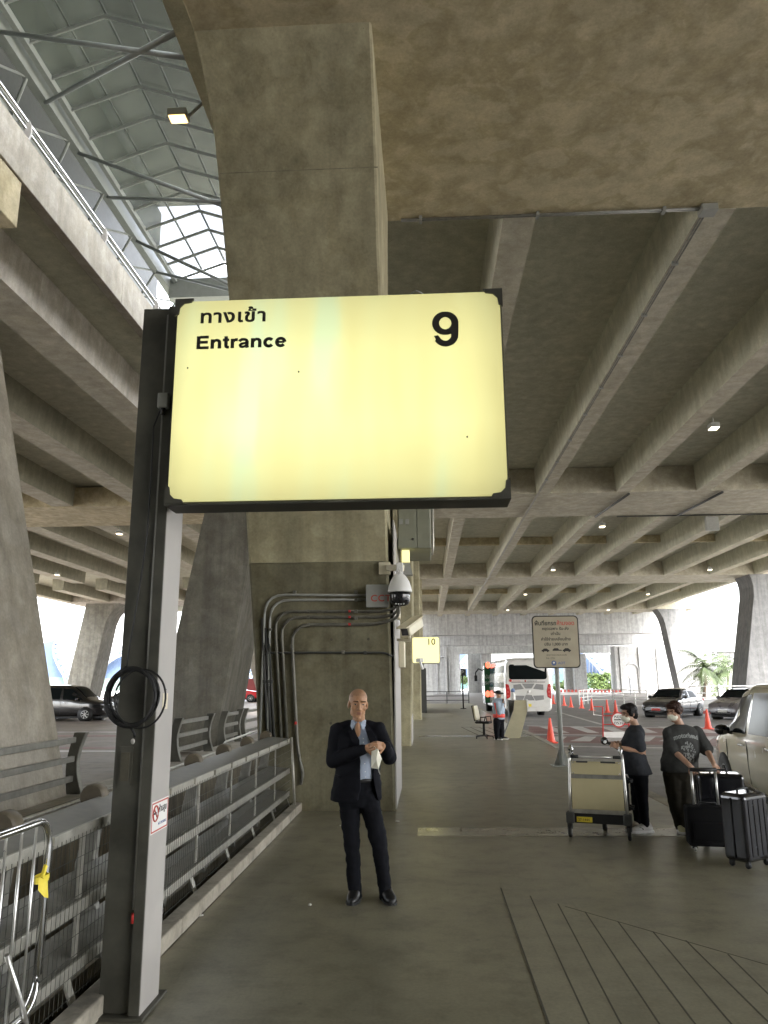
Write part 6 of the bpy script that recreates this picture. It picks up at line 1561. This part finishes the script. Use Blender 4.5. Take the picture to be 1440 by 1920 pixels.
def dens(pts, n):
    out = []; seg = len(pts)-1
    for i in range(n):
        u = i/(n-1)*seg; k = min(int(u),seg-1); f = u-k; out.append((pts[k][0]+(pts[k+1][0]-pts[k][0])*f, pts[k][1]+(pts[k+1][1]-pts[k][1])*f))
    return out
def glasswall(t, poly, Y, mat, nm='glass_wall', d=4):
    n = len(poly); P = [at(x,y,Y) for x,y in poly]; Q = [p+V((0,d,0)) for p in P]
    MB().add(P+Q,[tuple(range(n)),tuple(range(2*n-1,n-1,-1))]+[(i,(i+1)%n,n+(i+1)%n,n+i) for i in range(n)]).build(nm,mat,t)
YT = 200
t = thing('terminal_building', 'blue glass terminal with a curved white lattice truss, far left behind the black van', 'building', at(110,1290,YT))
glasswall(t,[(60,1214),(90,1203),(104,1200),(99,1215),(101,1232),(110,1252),(121,1270),(60,1270)],YT+2,BLUE)
lattice(t,dens([(112,1197),(103,1203),(99,1215),(101,1230),(109,1250),(121,1270),(125,1292)],11),dens([(134,1194),(127,1202),(124,1214),(126,1230),(131,1248),(137,1268),(137,1292)],11),YT,.18)
glasswall(t,[(60,1270),(121,1270),(128,1292),(60,1292)],YT+2,PALEG,'lower_wall')
t = thing('terminal_building', 'part of the blue terminal vault seen just left of the sign post', 'building', at(205,1290,YT))
glasswall(t,[(186,1268),(196,1240),(230,1218),(250,1215),(250,1272),(186,1272)],YT+2,BLUE)
lattice(t,dens([(176,1268),(189,1240),(205,1224),(235,1210)],7),dens([(188,1268),(203,1243),(220,1232),(245,1225)],7),YT,.18)
glasswall(t,[(170,1272.3),(250,1272.3),(250,1295),(170,1295)],YT+2,PALEG,'lower_wall')
t = thing('terminal_building', 'blue terminal end seen through the gap beside the piped pier', 'building', at(475,1290,YT))
glasswall(t,[(455,1262),(462,1240),(490,1262),(490,1280),(455,1280)],YT+2,BLUE); lattice(t,dens([(448,1236),(462,1240),(478,1262),(482,1290)],6),dens([(450,1246),(458,1250),(470,1268),(474,1290)],6),YT,.16)
t = thing('terminal_building', 'blue glass terminal with a curving lattice edge framed by the concrete portals', 'building', at(1120,1290,YT))
glasswall(t,[(1040,1200),(1100,1222),(1128,1250),(1142,1264),(1040,1264)],YT+2,BLUE)
glasswall(t,[(1040,1264.3),(1143,1264.3),(1158,1298),(1040,1298)],YT+2,DGR,'lower_wall')
lattice(t,dens([(1090,1220),(1105,1236),(1122,1254),(1142,1282),(1152,1300)],8),dens([(1122,1224),(1138,1238),(1150,1254),(1160,1276),(1166,1300)],8),YT-1,.22)
m = MB()
for k in range(6): m.bar(at(1098+k*6.5,1230+k*6,YT+1.8),at(1098+k*6.5,1264,YT+1.8),.12,.12)
m.build('mullion',LATT,t)
t = thing('terminal_building', 'blue glass and lattice glimpsed left of the coach behind the portals', 'building', at(870,1290,YT))
glasswall(t,[(850,1215),(890,1215),(890,1268),(850,1268)],YT+2,BLUE); glasswall(t,[(850,1268.3),(890,1268.3),(890,1292),(850,1292)],YT+2,DGR,'lower_wall')
lattice(t,dens([(852,1262),(866,1240),(884,1222)],5),dens([(866,1264),(878,1244),(892,1228)],5),YT-1,.2)
# overpass far right and lamp post
t = thing('road_bridge', 'distant pale road bridge behind the palms', 'bridge', at(1350,1290,170))
rectY(MB(),1318,1460,1210,1222,170,6).build('parapet',CF,t); rectY(MB(),1330,1460,1222.3,1240,171,5).build('girder',CONF,t)
rectY(MB(),1365,1376,1240.3,1310,172,3).build('pier',CF,t)
m = MB()
for k in range(9): rectY(m,1325+k*8,1325.6+k*8,1204,1210,170,.15)
m.build('railing',LATT,t); rectY(MB(),1325,1450,1203.4,1204.2,170,.15).build('handrail',LATT,t)
t = thing('stained_ramp_wall', 'pale stained concrete ramp wall stepping down behind the farthest leaning pier leg', 'wall', at(1310,1300,135))
a = [(1262,1135),(1300,1135),(1300,1185),(1320,1188),(1325,1210),(1334,1216),(1334,1318),(1262,1318)]
glasswall(t,a,140,CF,'wall',3)
t = thing('street_lamp', 'thin white street lamp among the palms', 'street lamp', at(1345,1300,100))
MB().tube([at(1346,1322,100),at(1341,1215,100)],.09,6).build('pole',LATT,t); MB().bar(at(1341,1216,100),at(1349,1213,100),.12,.3).build('lamp_head',LATT,t)
t = thing('street_lamp', 'short white lamp post standing against the arch panels', 'street lamp', at(1181,1318,110))
MB().tube([at(1183,1320,110),at(1181,1272,110)],.08,6).build('pole',LATT,t); MB().ell(at(1181,1270,110),(.25,.25,.2),8,6).build('lamp_head',M['white'],t)

# ------------------------------------------------------------ planting
def leafmat(name, c):
    m, nt, b = newmat(name); n1 = noise(nt, pos_scaled(nt,(1,1,1)), 1.2, 3, .6)
    nt.links.new(ramp(nt,n1,[(.3,tuple(v*.6 for v in c)),(.7,tuple(v*1.35 for v in c))]), b.inputs['Base Color']); b.inputs['Roughness'].default_value = .6
    b.inputs['Subsurface Weight'].default_value = 0; return m
PALM = leafmat('palm_leaf',(.045,.068,.022)); LEAF = leafmat('tree_leaf',(.06,.095,.018)); BARK = plain('bark',(.13,.10,.075),.9,0,.3,6)
def bush(name, lab, c, rx, ry, rz_, n, s, mat, trunk):
    t = thing(name, lab, 'tree', (c.x,c.y,RZ)); m = MB(); rn = random.Random(int(c.x*10))
    lob = [(V((rn.uniform(-.6,.6)*rx,rn.uniform(-.6,.6)*ry,rn.uniform(-.4,.6)*rz_)), rn.uniform(.35,.6)) for _ in range(9)]
    for k in range(n):
        l, q = rn.choice(lob); d = V((rn.gauss(0,1),rn.gauss(0,1),rn.gauss(0,1))).normalized()*rn.random()**.45
        p = c+l+V((d.x*rx*q,d.y*ry*q,d.z*rz_*q)); a_ = V((rn.gauss(0,1),rn.gauss(0,1),rn.gauss(0,.6))).normalized(); b_ = a_.cross(V((rn.gauss(0,1),rn.gauss(0,1),rn.gauss(0,1)))).normalized()
        m.add([p+a_*s,p+b_*s*.55,p-a_*s,p-b_*s*.55],[(0,1,2,3)])
    m.build('crown',mat,t,fix=False)
    MB().tube([(c.x,c.y,RZ),(c.x+.1,c.y,c.z-rz_*.4),(c.x,c.y,c.z+rz_*.2)],[trunk,trunk*.7,trunk*.3],7).build('trunk',BARK,t)
c = at(1133,1282,150); bush('round_tree','rounded bright green tree in front of the blue terminal',c,4.0,2.5,2.3,1600,.28,LEAF,.18)
c = at(1052,1290,150); bush('round_tree','small green bush showing between the tow-away post and the coach',c,1.8,1.5,1.3,500,.25,LEAF,.1)
c = at(866,1276,150); bush('round_tree','olive green bush behind the parking sign',c,1.6,1.5,1.6,500,.25,LEAF,.1)
def palm(lab, x, ytop, ybase, Y, s, seed):
    rn = random.Random(seed); base = at(x,ybase,Y); base.z = RZ; topp = at(x,ytop,Y)
    t = thing('palm_tree', lab, 'palm', base, 0, 'palms by the white railing')
    MB().tube([base,base+(topp-base)*.5+V((.1,0,0)),topp],[.2,.15,.13],8).build('trunk',BARK,t); m = MB()
    for k in range(22):
        az = rn.uniform(0,2*pi); el = rn.uniform(-.5,1.2); L_ = s*rn.uniform(.8,1.15); d = V((cos(az)*cos(el),sin(az)*cos(el),sin(el))); p = V(topp); v = d.copy(); prev = p.copy()
        for j in range(9):
            q = p+v*L_/9; v = (v+V((0,0,-.19))).normalized(); sd = v.cross(V((0,0,1))).normalized(); w = .55*s*.35*(1-abs(j-3.5)/6)
            for sg in (-1,1):
                for f in (0,.5):
                    o = p+(q-p)*f; tip = o+sd*sg*w+V((0,0,-w*.55))+v*w*.4; m.add([o,o+v*.10*s*.35,tip],[(0,1,2)])
            p = q
    m.build('crown',PALM,t,fix=False)
palm('palm left of the street lamp, partly behind the stained pier leg',1322,1252,1322,92,4.6,1); palm('palm with a dark trunk just left of the street lamp',1341,1268,1322,96,4.2,2); palm('palm closest to the wide pale pier at right',1364,1258,1322,94,4.4,3)

bpy.data.scenes.remove(TMP)
